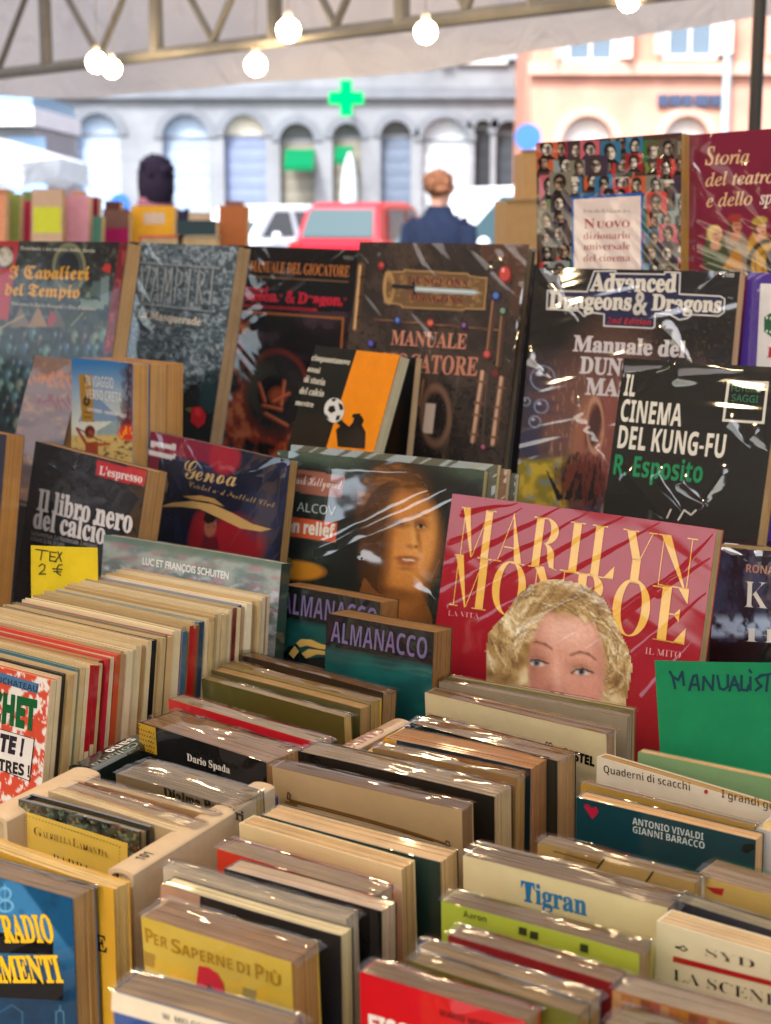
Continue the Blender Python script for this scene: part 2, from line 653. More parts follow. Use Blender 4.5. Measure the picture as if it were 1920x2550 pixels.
# ---------------------------------------------------------------- fitting a book's pose
def solve(TL, TR, W=None, z=None, psi=None, d=None, tau=0.0, Lp=None, Rp=None):
    """Pose of a standing book from where the photo shows the ends of its top front edge.
    W: its real width, or z: the height of that edge, or d: its distance. Returns axes u, n, w, the corner P1 and W."""
    r1, r2 = ray(*TL), ray(*TR)
    tau = math.radians(tau)
    Z = np.array([0, 0, 1.0])
    if psi is None:
        k = r1[2] / r2[2]
        if z is not None:
            d = (z - CAMZ) / r1[2]
        elif W is not None:
            d = W / np.linalg.norm(r1 - k * r2)
        P1 = CAM + d * r1
        uv = d * k * r2 - d * r1
        W = np.linalg.norm(uv)
        ps = math.atan2(-uv[1], uv[0])
    else:
        ps = math.radians(psi)
    uh = np.array([math.cos(ps), -math.sin(ps), 0])
    nh = np.array([-math.sin(ps), -math.cos(ps), 0])
    rho = 0.0
    for _ in range(4):
        if Lp or Rp:
            m = np.cross(r1, ray(*Lp)) if Lp else np.cross(r2, ray(*Rp))
            tau = math.atan((Z @ m + math.tan(rho) * 0) / (nh @ m) - 0) if abs(rho) < 1e-6 else tau
            if abs(rho) >= 1e-6:       # with roll: scan
                ts = np.radians(np.linspace(-15, 45, 241))
                best = [abs((-math.sin(rho) * uh + math.cos(rho) * (math.cos(t) * Z - math.sin(t) * nh)) @ m) for t in ts]
                tau = ts[int(np.argmin(best))]
        w0 = math.cos(tau) * Z - math.sin(tau) * nh
        if psi is not None:
            m2 = np.cross(r1, r2)
            rho = math.atan2(-(uh @ m2), (w0 @ m2))
            if rho > math.pi / 2:
                rho -= math.pi
            if rho < -math.pi / 2:
                rho += math.pi
    n = math.cos(tau) * nh + math.sin(tau) * Z
    w0 = math.cos(tau) * Z - math.sin(tau) * nh
    u = math.cos(rho) * uh + math.sin(rho) * w0
    w = -math.sin(rho) * uh + math.cos(rho) * w0
    if psi is not None:
        A = np.stack([r1, -r2], 1)          # d r1 - e r2 = -W u
        s = np.linalg.lstsq(A, -u, rcond=None)[0]
        if d is None:
            d = W * s[0]
        else:
            W = d / s[0]
        P1 = CAM + d * r1
    return dict(u=u, n=n, w=w, P=P1, W=W, d=d, psi=math.degrees(ps), tau=math.degrees(tau), rho=math.degrees(rho))


def project(P):
    q = P - CAM
    f = q @ FWD
    return 960 + FPX * (q @ RIGHT) / f, 1275 - FPX * (q @ UPV) / f


BOOKS = []
SHELVES = []
PAGE = '#d2b17e'


def cover_print(mb, S, H, items, lay0=0.00035, step=0.00007):
    """Lettering and figures printed on the front (local y = 0), measured on the photograph."""
    nW = S['n']
    pd = nW @ (S['P'] - CAM)

    def loc(x, y):
        r = ray(x, y)
        q = CAM + r * (pd / (nW @ r)) - S['P']
        return np.array([q @ S['u'], H + q @ S['w']])
    for k, it in enumerate(items):
        y = -(lay0 + step * k)
        t = it[0]
        if t in ('t', 'dd'):
            s, x0, y0, x1, y1, cap, col = it[1:8]
            sty = it[8] if len(it) > 8 else 'ssb'
            off = it[9] if len(it) > 9 else 0.0
            shear = it[10] if len(it) > 10 else 0.0
            p0, p1 = loc(x0, y0), loc(x1, y1)
            e = p1 - p0
            ln = np.linalg.norm(e)
            e /= ln
            f = np.array([-e[1], e[0]])
            c = abs((loc(x0, y0 - cap) - p0) @ f)
            v, fs, h, w = didone(s) if t == 'dd' else glyphs(s, sty, off)
            q = p0 + np.outer(v[:, 0] * (ln / w) + v[:, 1] * c * shear, e) + np.outer(v[:, 1] * c, f)
            mb.add(np.stack([q[:, 0], np.full(len(q), y), q[:, 1]], 1), fs, hx(col))
        elif t == 'p':
            q = np.array([loc(*p) for p in it[1]])
            ar = np.sum(q[:, 0] * np.roll(q[:, 1], -1) - q[:, 1] * np.roll(q[:, 0], -1))
            f = list(range(len(q)))
            mb.add(np.stack([q[:, 0], np.full(len(q), y), q[:, 1]], 1), [tuple(f if ar > 0 else f[::-1])], hx(it[2]))
        elif t == 'e':
            cx, cy, rx, ry, col = it[1:6]
            q = np.array([loc(cx + rx * math.cos(a), cy - ry * math.sin(a)) for a in np.linspace(0, 2 * math.pi, 25)[:-1]])
            mb.add(np.stack([q[:, 0], np.full(len(q), y), q[:, 1]], 1), [tuple(range(24))], hx(col))
        elif t == 'l':
            q = [loc(*p) for p in it[1]]
            hw = np.linalg.norm(loc(it[1][0][0] + it[2], it[1][0][1]) - q[0]) / 2
            for j, (a, b) in enumerate(zip(q, q[1:])):
                e = b - a
                ln = np.linalg.norm(e)
                if ln < 1e-9:
                    continue
                e /= ln
                f = np.array([-e[1], e[0]]) * hw
                a2, b2 = a - e * hw * .4, b + e * hw * .4
                c4 = np.array([a2 - f, b2 - f, b2 + f, a2 + f])
                mb.add(np.stack([c4[:, 0], np.full(4, y - 0.000004 * (j % 7)), c4[:, 1]], 1), [(0, 1, 2, 3)], hx(it[3]))
        elif t == 'patch':
            x0, y0, x1, y1, st, fn, inside = it[1:]
            gx, gy = np.arange(x0, x1, st), np.arange(y0, y1, st)
            X, Y = np.meshgrid(gx.astype(float), gy.astype(float))
            P = Paint(X, Y, '#888888')
            msk = inside(P)
            fn(P)
            q = np.array([loc(a, b) for a, b in zip(X.ravel(), Y.ravel())])
            ny, nx = X.shape
            fs = [(j * nx + i, (j + 1) * nx + i, (j + 1) * nx + i + 1, j * nx + i + 1) for j in range(ny - 1) for i in range(nx - 1) if msk[j, i]]
            mb.add(np.stack([q[:, 0], np.full(len(q), y), q[:, 1]], 1), fs, P.c.reshape(-1, 3))


def book(name, label, TL, TR, T, cover='#777777', H=None, floor=None, spine=None, items=(), paint=None, page=PAGE, mat=None, hard=False, group=None,
         cat='book', wrap=True, side='L', px=4.0, bow=None, S=None, ledge=False, fold=False, back=None, page_mat=None, creases=(), film=(1.0, 1.0), **kw):
    S = S or solve(TL, TR, **kw)
    W, u, n, w = S['W'], S['u'], S['n'], S['w']
    if H is None:
        H = (S['P'][2] - floor) / w[2]
    O = S['P'] - H * w
    M = Matrix(((u[0], -n[0], w[0], O[0]), (u[1], -n[1], w[1], O[1]), (u[2], -n[2], w[2], O[2]), (0, 0, 0, 1)))
    root = empty(name, M, label=label, cat=cat, group=group)
    mat = mat or (M_WRAP if wrap else M_GLOSS)
    pm = page_mat or (M_PAGEW if wrap else M_PAGE)
    if creases:
        def lo(x, y):
            rr_ = ray(x, y)
            q_ = CAM + rr_ * ((n @ (S['P'] - CAM)) / (n @ rr_)) - S['P']
            return q_ @ u, H + q_ @ w
        mpx = S['d'] / FPX
        mat = base_mat('creased cellophane over ' + name.replace('_', ' '), coat=1.0, coat_rough=0.055, cior=film[2] if len(film) > 2 else 2.0, diag=RNG.uniform(-50, 50), amp=.4 * film[0], fine=film[1], mottle=0.06,
                       creases=[(*lo(a, b_), *lo(c, d_), wp_ * mpx * 2.2, hm * .00085) for a, b_, c, d_, wp_, hm in creases])
    cc = hx(cover)
    sp = hx(spine) if spine else cc
    bk = hx(back) if back else cc
    tc = 0.0022 if hard else 0.0005
    lip = 0.003 if hard else 0.0006
    b = RNG.uniform(-.0009, .0012) if bow is None else bow
    tw = RNG.uniform(-.0007, .0007)
    if any(i_[0] == 'p' for i_ in items):
        b = tw = 0
    sag = RNG.uniform(-.0005, .0005)

    def warp(v):
        v = v.copy()
        a, c = v[:, 0] / W, v[:, 2] / H
        v[:, 1] -= b * 4 * a * (1 - a) * (.35 + .65 * c) + tw * (a - .5) * c
        v[:, 2] += sag * 4 * a * (1 - a) * c
        return v
    # cover: front sheet, spine and back sheet are one folded card
    mb = MB()
    if paint:
        step = px / FPX * S['d']
        nx, nz = max(8, int(W / step)), max(8, int(H / step))
        xs, zs = np.linspace(0, W, nx + 1), np.linspace(H, 0, nz + 1)
        XX, ZZ = np.meshgrid(xs, zs)
        P3 = O + XX[..., None] * u + ZZ[..., None] * w
        q = P3 - CAM
        f = q @ FWD
        P = Paint(960 + FPX * (q @ RIGHT) / f, 1275 - FPX * (q @ UPV) / f, cover)
        paint(P)
        idx = np.arange((nx + 1) * (nz + 1)).reshape(nz + 1, nx + 1)
        fs = np.stack([idx[:-1, :-1], idx[1:, :-1], idx[1:, 1:], idx[:-1, 1:]], -1).reshape(-1, 4)
        mb.add(np.stack([XX.ravel(), np.full(XX.size, -0.00012), ZZ.ravel()], 1), [tuple(t) for t in fs.tolist()], np.clip(P.c.reshape(-1, 3), 0.001, 1))
    mb.box(0, W, 0, tc, 0, H, cc, 10, 3)
    mb.box(0, W, T - tc, T, 0, H, bk, 10, 3)
    if side == 'L':
        mb.box(-.0004, tc, tc * .3, T - tc * .3, 0.0004, H - .0004, sp, 1, 3)
    else:
        mb.box(W - tc, W + .0004, tc * .3, T - tc * .3, 0.0004, H - .0004, sp, 1, 3)
    if items:
        cover_print(mb, S, H, items)
    mb.build('cover', mat, root, smooth=False, warp=warp)
    # page block: gatherings of slightly uneven height and depth
    pb = MB()
    k = max(2, int(T / 0.0013))
    ys = np.linspace(tc, T - tc, k + 1)
    pc = hx(page) * RNG.uniform(.84, 1.08) * np.array([1.0, RNG.uniform(.95, 1.02), RNG.uniform(.82, 1.06)])
    for i in range(k):
        j = RNG.uniform(-.0004, .0003) if not hard else RNG.uniform(-.0002, .0002)
        j2 = RNG.uniform(-.0004, .0004)
        if i in (0, k - 1):
            j = j2 = 0
        c = pc * RNG.uniform(.93, 1.03)
        x0, x1 = (tc, W - lip + j2) if side == 'L' else (lip + j2, W - tc)
        pb.box(x0, x1, ys[i], ys[i + 1], lip, H - lip + j, c, 10, 3)
    pb.build('page_block', pm, root, warp=warp)
    if fold:
        film_fold(root, W, T, H, warp)
    BOOKS.append((name, S, W, H, T, O, label))
    if ledge:
        SHELVES.append((M, W, T, S))
    return root


def film_fold(root, W, T, H, warp):
    """The loose top of the cellophane bag: bridges the page edges and juts out past the fore-edge in a creased lip."""
    nx, ny = 46, 8
    s = RNG.randrange(1000)
    v, f = [], []
    ov = RNG.uniform(.002, .006)
    xs = np.linspace(-.002, W + ov, nx + 1)
    for j in range(ny + 1):
        t = j / ny
        for x in xs:
            y = -.0011 + (T + .0022) * t
            nz = float(vnoise(np.array(x * 42.0), np.array(y * 420.0 + 3), s, 2)) - .5
            z = H + .0009 + .0009 * math.sin(math.pi * t) + .0022 * nz * math.sin(math.pi * min(max(t, .1), .9))
            if x > W:
                z -= (x - W) * .4
            v.append((x, y, z))
    w = nx + 1
    for j in range(ny):
        for i in range(nx):
            a = j * w + i
            f.append((a, a + 1, a + w + 1, a + w))
    MB().add(v, f, hx('#ffffff')).build('wrapper_fold', M_FILM, root, smooth=True)
# ---------------------------------------------------------------- ground, road, buildings
def sheet(name, x0, x1, y0, y1, z, col, mat, kind='structure'):
    mb = MB().add([(x0, y0, z), (x1, y0, z), (x1, y1, z), (x0, y1, z)], [(0, 1, 2, 3)], hx(col))
    return tag(mb.build(name, mat), kind=kind)


M_GROUND = base_mat('asphalt and paving', rough=0.9, spec=0.2, mottle=0.4, mscale=2.5, grain=0.4)
sheet('ground', -150, 150, -90, 200, 0, '#7c7872', M_GROUND)
sheet('road', -150, 150, 17, 39.5, 0.004, '#4a4a4c', M_GROUND)
tag(MB().box(-60, 60, 39.5, 46, 0.002, .13, hx('#8e8a84')).build('pavement', M_GROUND), kind='structure')
tag(MB().box(-60, 60, 39.2, 39.5, 0.002, .14, hx('#a09c94')).build('kerb', M_GROUND), kind='structure')


def px_x(x, d):
    return (x - 960) / FPX * d


def px_z(y, d):
    return (CAM + ray(960, y) * d)[2]


def facade(name, label, y, x0, x1, ztop, zband, openings, wall, trim, depth=9.0):
    """Building with arched openings in its ground floor: (centre x, half width, spring height, arch, filling colour, lunette colour)."""
    root = empty(name, Matrix.Translation((x0, y, 0)), label=label, cat='building')
    wc = hx(wall)
    mb = MB()
    ops = sorted(openings)
    xs = x0
    th = .45

    def slab(a, b, z0, z1):
        if b - a > .01:
            mb.box(a - x0, b - x0, 0, th, z0, z1, wc)
    for (cx, hw, sp, arch, fill, lun) in ops:
        slab(xs, cx - hw, 0, zband)
        n = 14
        pts = [(cx - hw * math.cos(math.pi * i / n), sp + (hw * arch) * math.sin(math.pi * i / n)) for i in range(n + 1)]
        for (a, za), (b_, zb) in zip(pts, pts[1:]):
            v = [(a - x0, yy, zz) for yy in (0, th) for zz in ()] + [(a - x0, 0, za), (b_ - x0, 0, zb), (b_ - x0, 0, zband), (a - x0, 0, zband), (a - x0, th, za), (b_ - x0, th, zb), (b_ - x0, th, zband), (a - x0, th, zband)]
            mb.add(v, [(0, 1, 2, 3), (0, 4, 5, 1), (7, 6, 5, 4)], wc)
        xs = cx + hw
    slab(xs, x1, 0, zband)
    mb.box(0, x1 - x0, 0, th, zband, ztop, wc)
    mb.box(0, x1 - x0, th + .9, depth, 0, ztop - .01, wc * .9)
    mb.build('wall', M_PLASTER, root)
    MB().box(-.1, x1 - x0 + .1, -.22, -.002, zband - .02, zband + .28, hx(trim)).build('string_course', M_PLASTER, root)
    MB().box(-.2, x1 - x0 + .2, -.5, -.002, ztop - .5, ztop + .1, hx(trim)).build('cornice', M_PLASTER, root)
    MB().box(-.3, x1 - x0 + .3, -.6, depth + .3, ztop + .1, ztop + .5, hx('#9a6a52')).build('roof', M_PLASTER, root)
    for (cx, hw, sp, arch, fill, lun) in ops:
        c = cx - x0
        f = MB().box(c - hw, c + hw, .3, .36, .0, sp, hx(fill))
        for k in range(9):
            f.box(c - hw + .03, c + hw - .03, .285, .299, sp * (k + .3) / 9.2, sp * (k + .9) / 9.2, hx(fill) * .8)
        f.build('shutter', M_PAINT, root)
        n = 14
        pts = [(c - hw * math.cos(math.pi * i / n), .33, sp + hw * arch * math.sin(math.pi * i / n)) for i in range(n + 1)]
        l = MB().add(pts, [tuple(range(n, -1, -1))], hx(lun))
        l.box(c - hw, c + hw, .26, .32, sp - .03, sp + .05, hx(trim))
        l.build('lunette', M_GLASS if lun < '#70' else M_PAINT, root)
        r = MB()
        for i in range(n):
            a0, a1 = math.pi * i / n, math.pi * (i + 1) / n
            q = []
            for aa in (a0, a1):
                for rr in (1.0, 1.0 + .22 / hw):
                    q.append((c - hw * rr * math.cos(aa), -.06, sp + hw * (arch * rr) * math.sin(aa)))
            q += [(a, -.001, b_) for a, _, b_ in q]
            r.add(q, [(0, 2, 3, 1), (1, 3, 7, 5), (0, 4, 6, 2)], hx(trim))
        r.build('arch_surround', M_PLASTER, root)
    return root


def window(root, x, z0, z1, hw, shutters, frame='#dcdcd8', shut='#e8e6e0', open_=.5):
    w = MB().box(x - hw, x + hw, -.03, -.002, z0, z1, hx('#66788a'))
    o = w.build('window', M_GLASS, root)
    f = MB()
    for a, b_ in ((x - hw - .1, x - hw), (x + hw, x + hw + .1), (x - .03, x + .03)):
        f.box(a, b_, -.08, -.033, z0, z1, hx(frame))
    f.box(x - hw - .14, x + hw + .14, -.16, -.035, z0 - .12, z0 - .003, hx(frame))
    f.box(x - hw - .1, x + hw + .1, -.08, -.033, z1 + .003, z1 + .12, hx(frame))
    f.build('frame', M_PAINT, o)
    if shutters:
        for s in (-1, 1):
            m = MB()
            e = s * (hw + .12)
            dx = s * hw * math.cos(open_)
            dy = -hw * math.sin(open_)
            for k in range(8):
                za, zb = z0 + (z1 - z0) * k / 8, z0 + (z1 - z0) * (k + .85) / 8
                m.add([(x + e, -.1, za), (x + e + dx, -.1 + dy, za), (x + e + dx, -.1 + dy, zb), (x + e, -.1, zb), (x + e, -.14, za), (x + e + dx, -.14 + dy, za), (x + e + dx, -.14 + dy, zb), (x + e, -.14, zb)],
                      [(0, 1, 2, 3), (7, 6, 5, 4), (0, 4, 5, 1), (3, 2, 6, 7), (1, 5, 6, 2)], hx(shut))
            m.build('shutter', M_PAINT, root)


D1 = 45.0
ops1 = []
for cx, w, ytop, fill, lun in ((110, 90, 330, '#6d7686', '#59646e'), (262, 104, 288, '#a9c2e0', '#b4cbe6'), (474, 112, 290, '#9fb4d0', '#b4cbe6'), (617, 100, 292, '#7d8db0', '#e9e6d6'), (745, 84, 312, '#8c8a80', '#55606a'), (866, 70, 312, '#8c8a80', '#55606a'), (985, 74, 306, '#6b7a90', '#4c555e'), (1104, 112, 298, '#c4ced8', '#ccd6e0'), (1196, 40, 304, '#2a2e36', '#2a2e34'), (1258, 60, 306, '#3a444e', '#4c555e')):
    hw = w / FPX * D1 / 2
    top = px_z(ytop, D1)
    ops1.append((px_x(cx, D1), hw, top - hw, 1.0, fill, lun))
XA = -22.0
b1 = facade('stone_building', 'pale grey stone building with a row of arched ground floor openings behind the market', D1, XA, px_x(1330, D1), 15.5, 4.35, ops1, '#888e96', '#777e88')
for cx in (60, 275, 400, 640, 830, 1010, 1190):
    window(b1, px_x(cx, D1) - XA, 5.35, 7.6, .55, True, shut='#9fb2c4')
    window(b1, px_x(cx, D1) - XA, 9.4, 11.6, .55, True, shut='#9fb2c4')
D2 = 40.0
ops2 = []
for cx, w in ((1450, 126), (1690, 110), (1980, 120)):
    hw = w / FPX * D2 / 2
    ops2.append((px_x(cx, D2), hw, px_z(294, D2) - hw, 1.0, '#c9c4bc', '#efeeea'))
XB = px_x(1312, D2)
b2 = facade('pink_building', 'salmon pink building with white shuttered windows and white arches', D2, XB, 24, 17, px_z(196, D2), ops2, '#cf9a88', '#cfa898')
for cx in (1452, 1690, 1960):
    window(b2, px_x(cx, D2) - XB, px_z(160 if cx < 1600 else 150, D2), px_z(40, D2), .5, True, open_=.9)
    window(b2, px_x(cx, D2) - XB, px_z(-160, D2), px_z(-280, D2), .5, True, open_=.9)
sg = MB()
for a, b_ in ((1617, 1642), (1646, 1672), (1676, 1700), (1706, 1740), (1744, 1773)):
    sg.box(px_x(a, D2) - XB, px_x(b_, D2) - XB, -.12, -.004, px_z(272, D2), px_z(244, D2), hx('#3d4a66'))
sg.build('shop_lettering', M_PAINT, b2)


def awning(name, label, x0, x1, z0, z1, y, out, col):
    mb = MB()
    n = 8
    for i in range(n):
        a, b_ = x0 + (x1 - x0) * i / n, x0 + (x1 - x0) * (i + 1) / n
        mb.add([(a, y - .02, z1), (b_, y - .02, z1), (b_, y - out, z0 + .12), (a, y - out, z0 + .12), (a, y - out, z0), (b_, y - out, z0)], [(0, 3, 2, 1), (3, 4, 5, 2)], hx(col))
    o = mb.build(name, M_CLOTH)
    return tag(o, label, 'awning')


awning('green_awning', 'bright green awning over an arched shop opening, the wider of two', px_x(716, D1), px_x(788, D1), px_z(428, D1), px_z(375, D1), D1, .8, '#0a7048')
awning('green_awning', 'narrow bright green awning half hidden by a white folded parasol', px_x(838, D1), px_x(880, D1), px_z(412, D1), px_z(368, D1), D1, .8, '#0a7048')
r = empty('pharmacy_cross', Matrix.Translation((px_x(865, 42), 42, px_z(252, 42))), label='lit green pharmacy cross on the stone building', cat='sign')
a, t = .44, .15
MB().add([(-t, y, a) for y in (-.08, .08)] and [(x, y, z) for y in (-.08, .08) for x, z in ((-t, a), (t, a), (t, t), (a, t), (a, -t), (t, -t), (t, -a), (-t, -a), (-t, -t), (-a, -t), (-a, t), (-t, t))],
         [tuple(range(11, -1, -1)), tuple(range(12, 24))] + [(i, (i + 1) % 12, 12 + (i + 1) % 12, 12 + i) for i in range(12)], hx('#00ff80')).build('cross', glow_mat('green neon', (0.0, 0.9, 0.22), 0.55), r)
MB().box(-.04, .04, .1, 2.98, -.04, .04, hx('#444444')).build('bracket', M_METAL, r)


# ---------------------------------------------------------------- street furniture and vehicles
def parasol(name, label, px, ytop, d, rad, drop, col, folded=False, pole='#e8e8e8', dome=False):
    x, z = px_x(px, d), px_z(ytop, d)
    r = empty(name, Matrix.Translation((x, d, 0)), label=label, cat='parasol')
    mb = MB()
    n = 8
    if not folded:
        rings = [(0.03, z), (rad * .5, z - drop * .42), (rad, z - drop), (rad * 1.0, z - drop - .14)]
    else:
        rings = [(0.03, z), (rad * .8, z - drop * .2), (rad, z - drop * .45), (rad * .55, z - drop * .6), (rad * .9, z - drop * .9), (rad * .7, z - drop)]
    if dome:
        rings = [(rad * math.sin(q) + .01, z - drop * (1 - math.cos(q))) for q in np.linspace(0, math.pi / 2, 9)] + [(rad * .98, z - drop - .1)]
    v, f = [], []
    for k, (rr, zz) in enumerate(rings):
        for i in range(n * 2):
            q = math.pi * i / n
            s = 1 - (.05 if i % 2 else 0) * (1 if not folded else 5)
            v.append((rr * s * math.cos(q), rr * s * math.sin(q), zz - (0 if i % 2 else .02 * k)))
    m = n * 2
    for k in range(len(rings) - 1):
        for i in range(m):
            f.append((k * m + i, (k + 1) * m + i, (k + 1) * m + (i + 1) % m, k * m + (i + 1) % m))
    mb.add(v, f, hx(col)).build('canopy', M_CANVAS_W if col == '#ffffff' else M_CLOTH, r, smooth=dome)
    MB().tube([(0, 0, .05), (0, 0, z + .06)], .03, hx(pole)).build('pole', M_METAL, r)
    MB().lathe([(.3, 0.0), (.3, .05), (.06, .09)], hx('#77777a')).build('base', M_METAL, r)
    return r


M_CANVAS_W = canvas_mat('white parasol cloth', (.78, .8, .82), .35)
parasol('parasol', 'broad white parasol with flat eaves above the neighbouring book table', -120, 318, 12, 1.07, .24, '#ffffff')
parasol('parasol', 'white folded parasol standing before the narrow green awning', 872, 388, 38, .2, 1.05, '#c3d2d6', dome=True)


def round_sign(label, px, y, d, rad, col):
    r = empty('road_sign', Matrix.Translation((px_x(px, d), d, 0)), label=label, cat='road sign')
    z = px_z(y, d)
    v = [(rad * math.cos(q), -.03, z + rad * math.sin(q)) for q in np.linspace(0, 2 * math.pi, 33)[:-1]]
    v += [(a, -.005, c) for a, _, c in v]
    MB().add(v, [tuple(range(31, -1, -1)), tuple(range(32, 64))] + [(i, (i + 1) % 32, 32 + (i + 1) % 32, 32 + i) for i in range(32)], hx(col)).build('disc', M_PAINT, r)
    MB().tube([(0, .03, 0), (0, .03, z + rad)], .03, hx('#9a9da0')).build('post', M_METAL, r)


ki = empty('kiosk', Matrix.Translation((px_x(-330, 18), 18, 0)), label='white topped market kiosk with blue glass behind the broad parasol', cat='kiosk')
wk = px_x(108, 18) - px_x(-330, 18)
MB().box(0, wk, 0, 2.4, .02, px_z(322, 18), hx('#8c939a')).build('wall', M_PAINT, ki)
MB().box(-.05, wk + .05, -.25, 2.5, px_z(320, 18), px_z(276, 18), hx('#f2f2f0')).build('fascia', M_PAINT, ki)
MB().box(-.02, wk, -.05, 2.4, px_z(274, 18), px_z(240, 18), hx('#7fa6c4')).build('glass_band', M_GLASS, ki)
for q in (.3, .9, 1.5):
    MB().box(wk - q, wk - q + .42, -.03, -.002, .9, px_z(345, 18), hx('#8fb4dc')).build('window', M_GLASS, ki)


round_sign('blue round road sign beside the pink building', 1306, 346, 30, .24, '#3a72d0')
round_sign('blue round road sign low beside the yellow book', 312, 508, 24, .15, '#2f6ad0')


def car(label, x, y, rot, col, h=1.48, L=4.1, W=1.74, name='parked_car', van=False):
    """x forward. Body lofted from cross-sections, with wheels, lamps, windows as parts."""
    M = Matrix.Translation((x, y, 0)) @ Matrix.Rotation(rot, 4, 'Z')
    r = empty(name, M, label=label, cat='car' if not van else 'van', group=None)
    hb = .56 * h
    if van:
        low = [(-.5, .34, hb), (-.49, .25, hb + .05), (.28, .25, hb + .05), (.44, .27, hb - .06), (.5, .36, hb - .2)]
        top = [(-.495, h * .96), (-.47, h), (.15, h), (.24, h * .97), (.33, hb + .08)]
    else:
        low = [(-.5, .38, hb - .02), (-.48, .25, hb + .06), (.12, .22, hb + .04), (.40, .24, hb - .04), (.5, .36, hb - .2)]
        top = [(-.47, hb + .08), (-.40, h * .95), (-.32, h), (.02, h), (.10, h * .965), (.27, hb + .03)]
    bc = hx(col)
    mb = MB()

    def loft(secs, c):
        v, f = [], []
        m = len(secs[0])
        for s in secs:
            v += s
        for i in range(len(secs) - 1):
            for k in range(m - 1):
                a = i * m + k
                f.append((a, a + 1, a + m + 1, a + m))
        f.append(tuple(range(m)))
        f.append(tuple(reversed(range((len(secs) - 1) * m, len(secs) * m))))
        mb.add(v, f, c)
    secs = []
    for px_, zl, zh in low:
        q = W / 2 * (0.86 if abs(px_) > .48 else 1.0)
        secs.append([(px_ * L, -q * .94, zl), (px_ * L, -q, zl + .2), (px_ * L, -q * .96, zh - .05), (px_ * L, -q * .86, zh), (px_ * L, q * .86, zh), (px_ * L, q * .96, zh - .05), (px_ * L, q, zl + .2), (px_ * L, q * .94, zl), (px_ * L, -q * .94, zl)])
    loft(secs, bc)
    secs = []
    for px_, zt in top:
        k = min(1, max(0, (zt - hb) / (h - hb)))
        q = W / 2 * (.86 - .14 * k)
        secs.append([(px_ * L, -W / 2 * .86, hb - .02), (px_ * L, -q, max(zt - .06, hb)), (px_ * L, -q * .9, zt), (px_ * L, q * .9, zt), (px_ * L, q, max(zt - .06, hb)), (px_ * L, W / 2 * .86, hb - .02)])
    loft(secs, bc)
    mb.build('body', M_CAR, r)
    gl = hx('#3c5258')
    zb, zt = hb + .07, h - .12

    def pane(nm, pts):
        MB().add(pts, [tuple(range(len(pts)))], gl).build(nm, M_GLASS, r)
    yb, yt = W / 2 * .862 + .004, W / 2 * .755 + .004
    spans = ((-.36, -.10, -.29, -.08), (-.06, .2, -.05, .06)) if not van else ((.06, .27, .06, .2),)
    for s in (-1, 1):
        for a, b_, c, d_ in spans:
            p_ = [(a * L, s * yb, zb), (b_ * L, s * yb, zb), (d_ * L, s * yt, zt), (c * L, s * yt, zt)]
            pane('side_window', p_ if s < 0 else p_[::-1])
    a0, a1 = (top[0][0], top[1][0]) if not van else (-.497, -.487)
    pane('rear_window', [(a0 * L - .02, W * .36, hb + .12), (a0 * L - .02, -W * .36, hb + .12), (a1 * L - .02, -W * .32, h * .93), (a1 * L - .02, W * .32, h * .93)])
    pane('windscreen', [(top[-1][0] * L + .012, -W * .37, hb + .07), (top[-1][0] * L + .012, W * .37, hb + .07), (top[-2][0] * L + .02, W * .32, top[-2][1] - .05), (top[-2][0] * L + .02, -W * .32, top[-2][1] - .05)])
    for s in (-1, 1):
        MB().ball((L * .485, s * W * .36, hb - .14), .07, .17, .08, hx('#dfe4e8')).build('headlight', M_GLASS, r, smooth=True)
        MB().ball((-L * .492, s * W * .39, hb - .06), .05, .1, .15, hx('#a0141a')).build('tail_light', M_GLASS, r, smooth=True)
        MB().ball((L * .14, s * (W / 2 + .06), hb + .1), .07, .09, .07, bc).build('mirror', M_CAR, r, smooth=True)
    MB().box(-L * .5 - .03, -L * .5 + .02, -.26, .26, hb - .34, hb - .22, hx('#d8d8d2')).build('number_plate', M_PAINT, r)
    for fx in (-.31, .31):
        for s in (-1, 1):
            w = MB().tube([(fx * L, s * (W / 2 - .2), .31), (fx * L, s * (W / 2 + .005), .31)], .31, hx('#141414'), 20).build('wheel', M_MATTE, r)
            MB().tube([(fx * L, s * (W / 2 - .02), .31), (fx * L, s * (W / 2 + .015), .31)], .19, hx('#9a9ca0'), 14).build('rim', M_METAL, w)
    return r


car('red hatchback parked behind the tall leather look rulebook', px_x(930, 28), 28, math.radians(70), '#a80f26', h=1.54, L=3.6)
car('white saloon parked next to the red hatchback', px_x(640, 31), 31, math.radians(238), '#dfe6ee', h=1.5, L=4.2)
car('white estate car with rounded bonnet beside the person with auburn hair', px_x(1235, 20), 20, math.radians(200), '#e6ebf0', h=1.72, L=4.2)


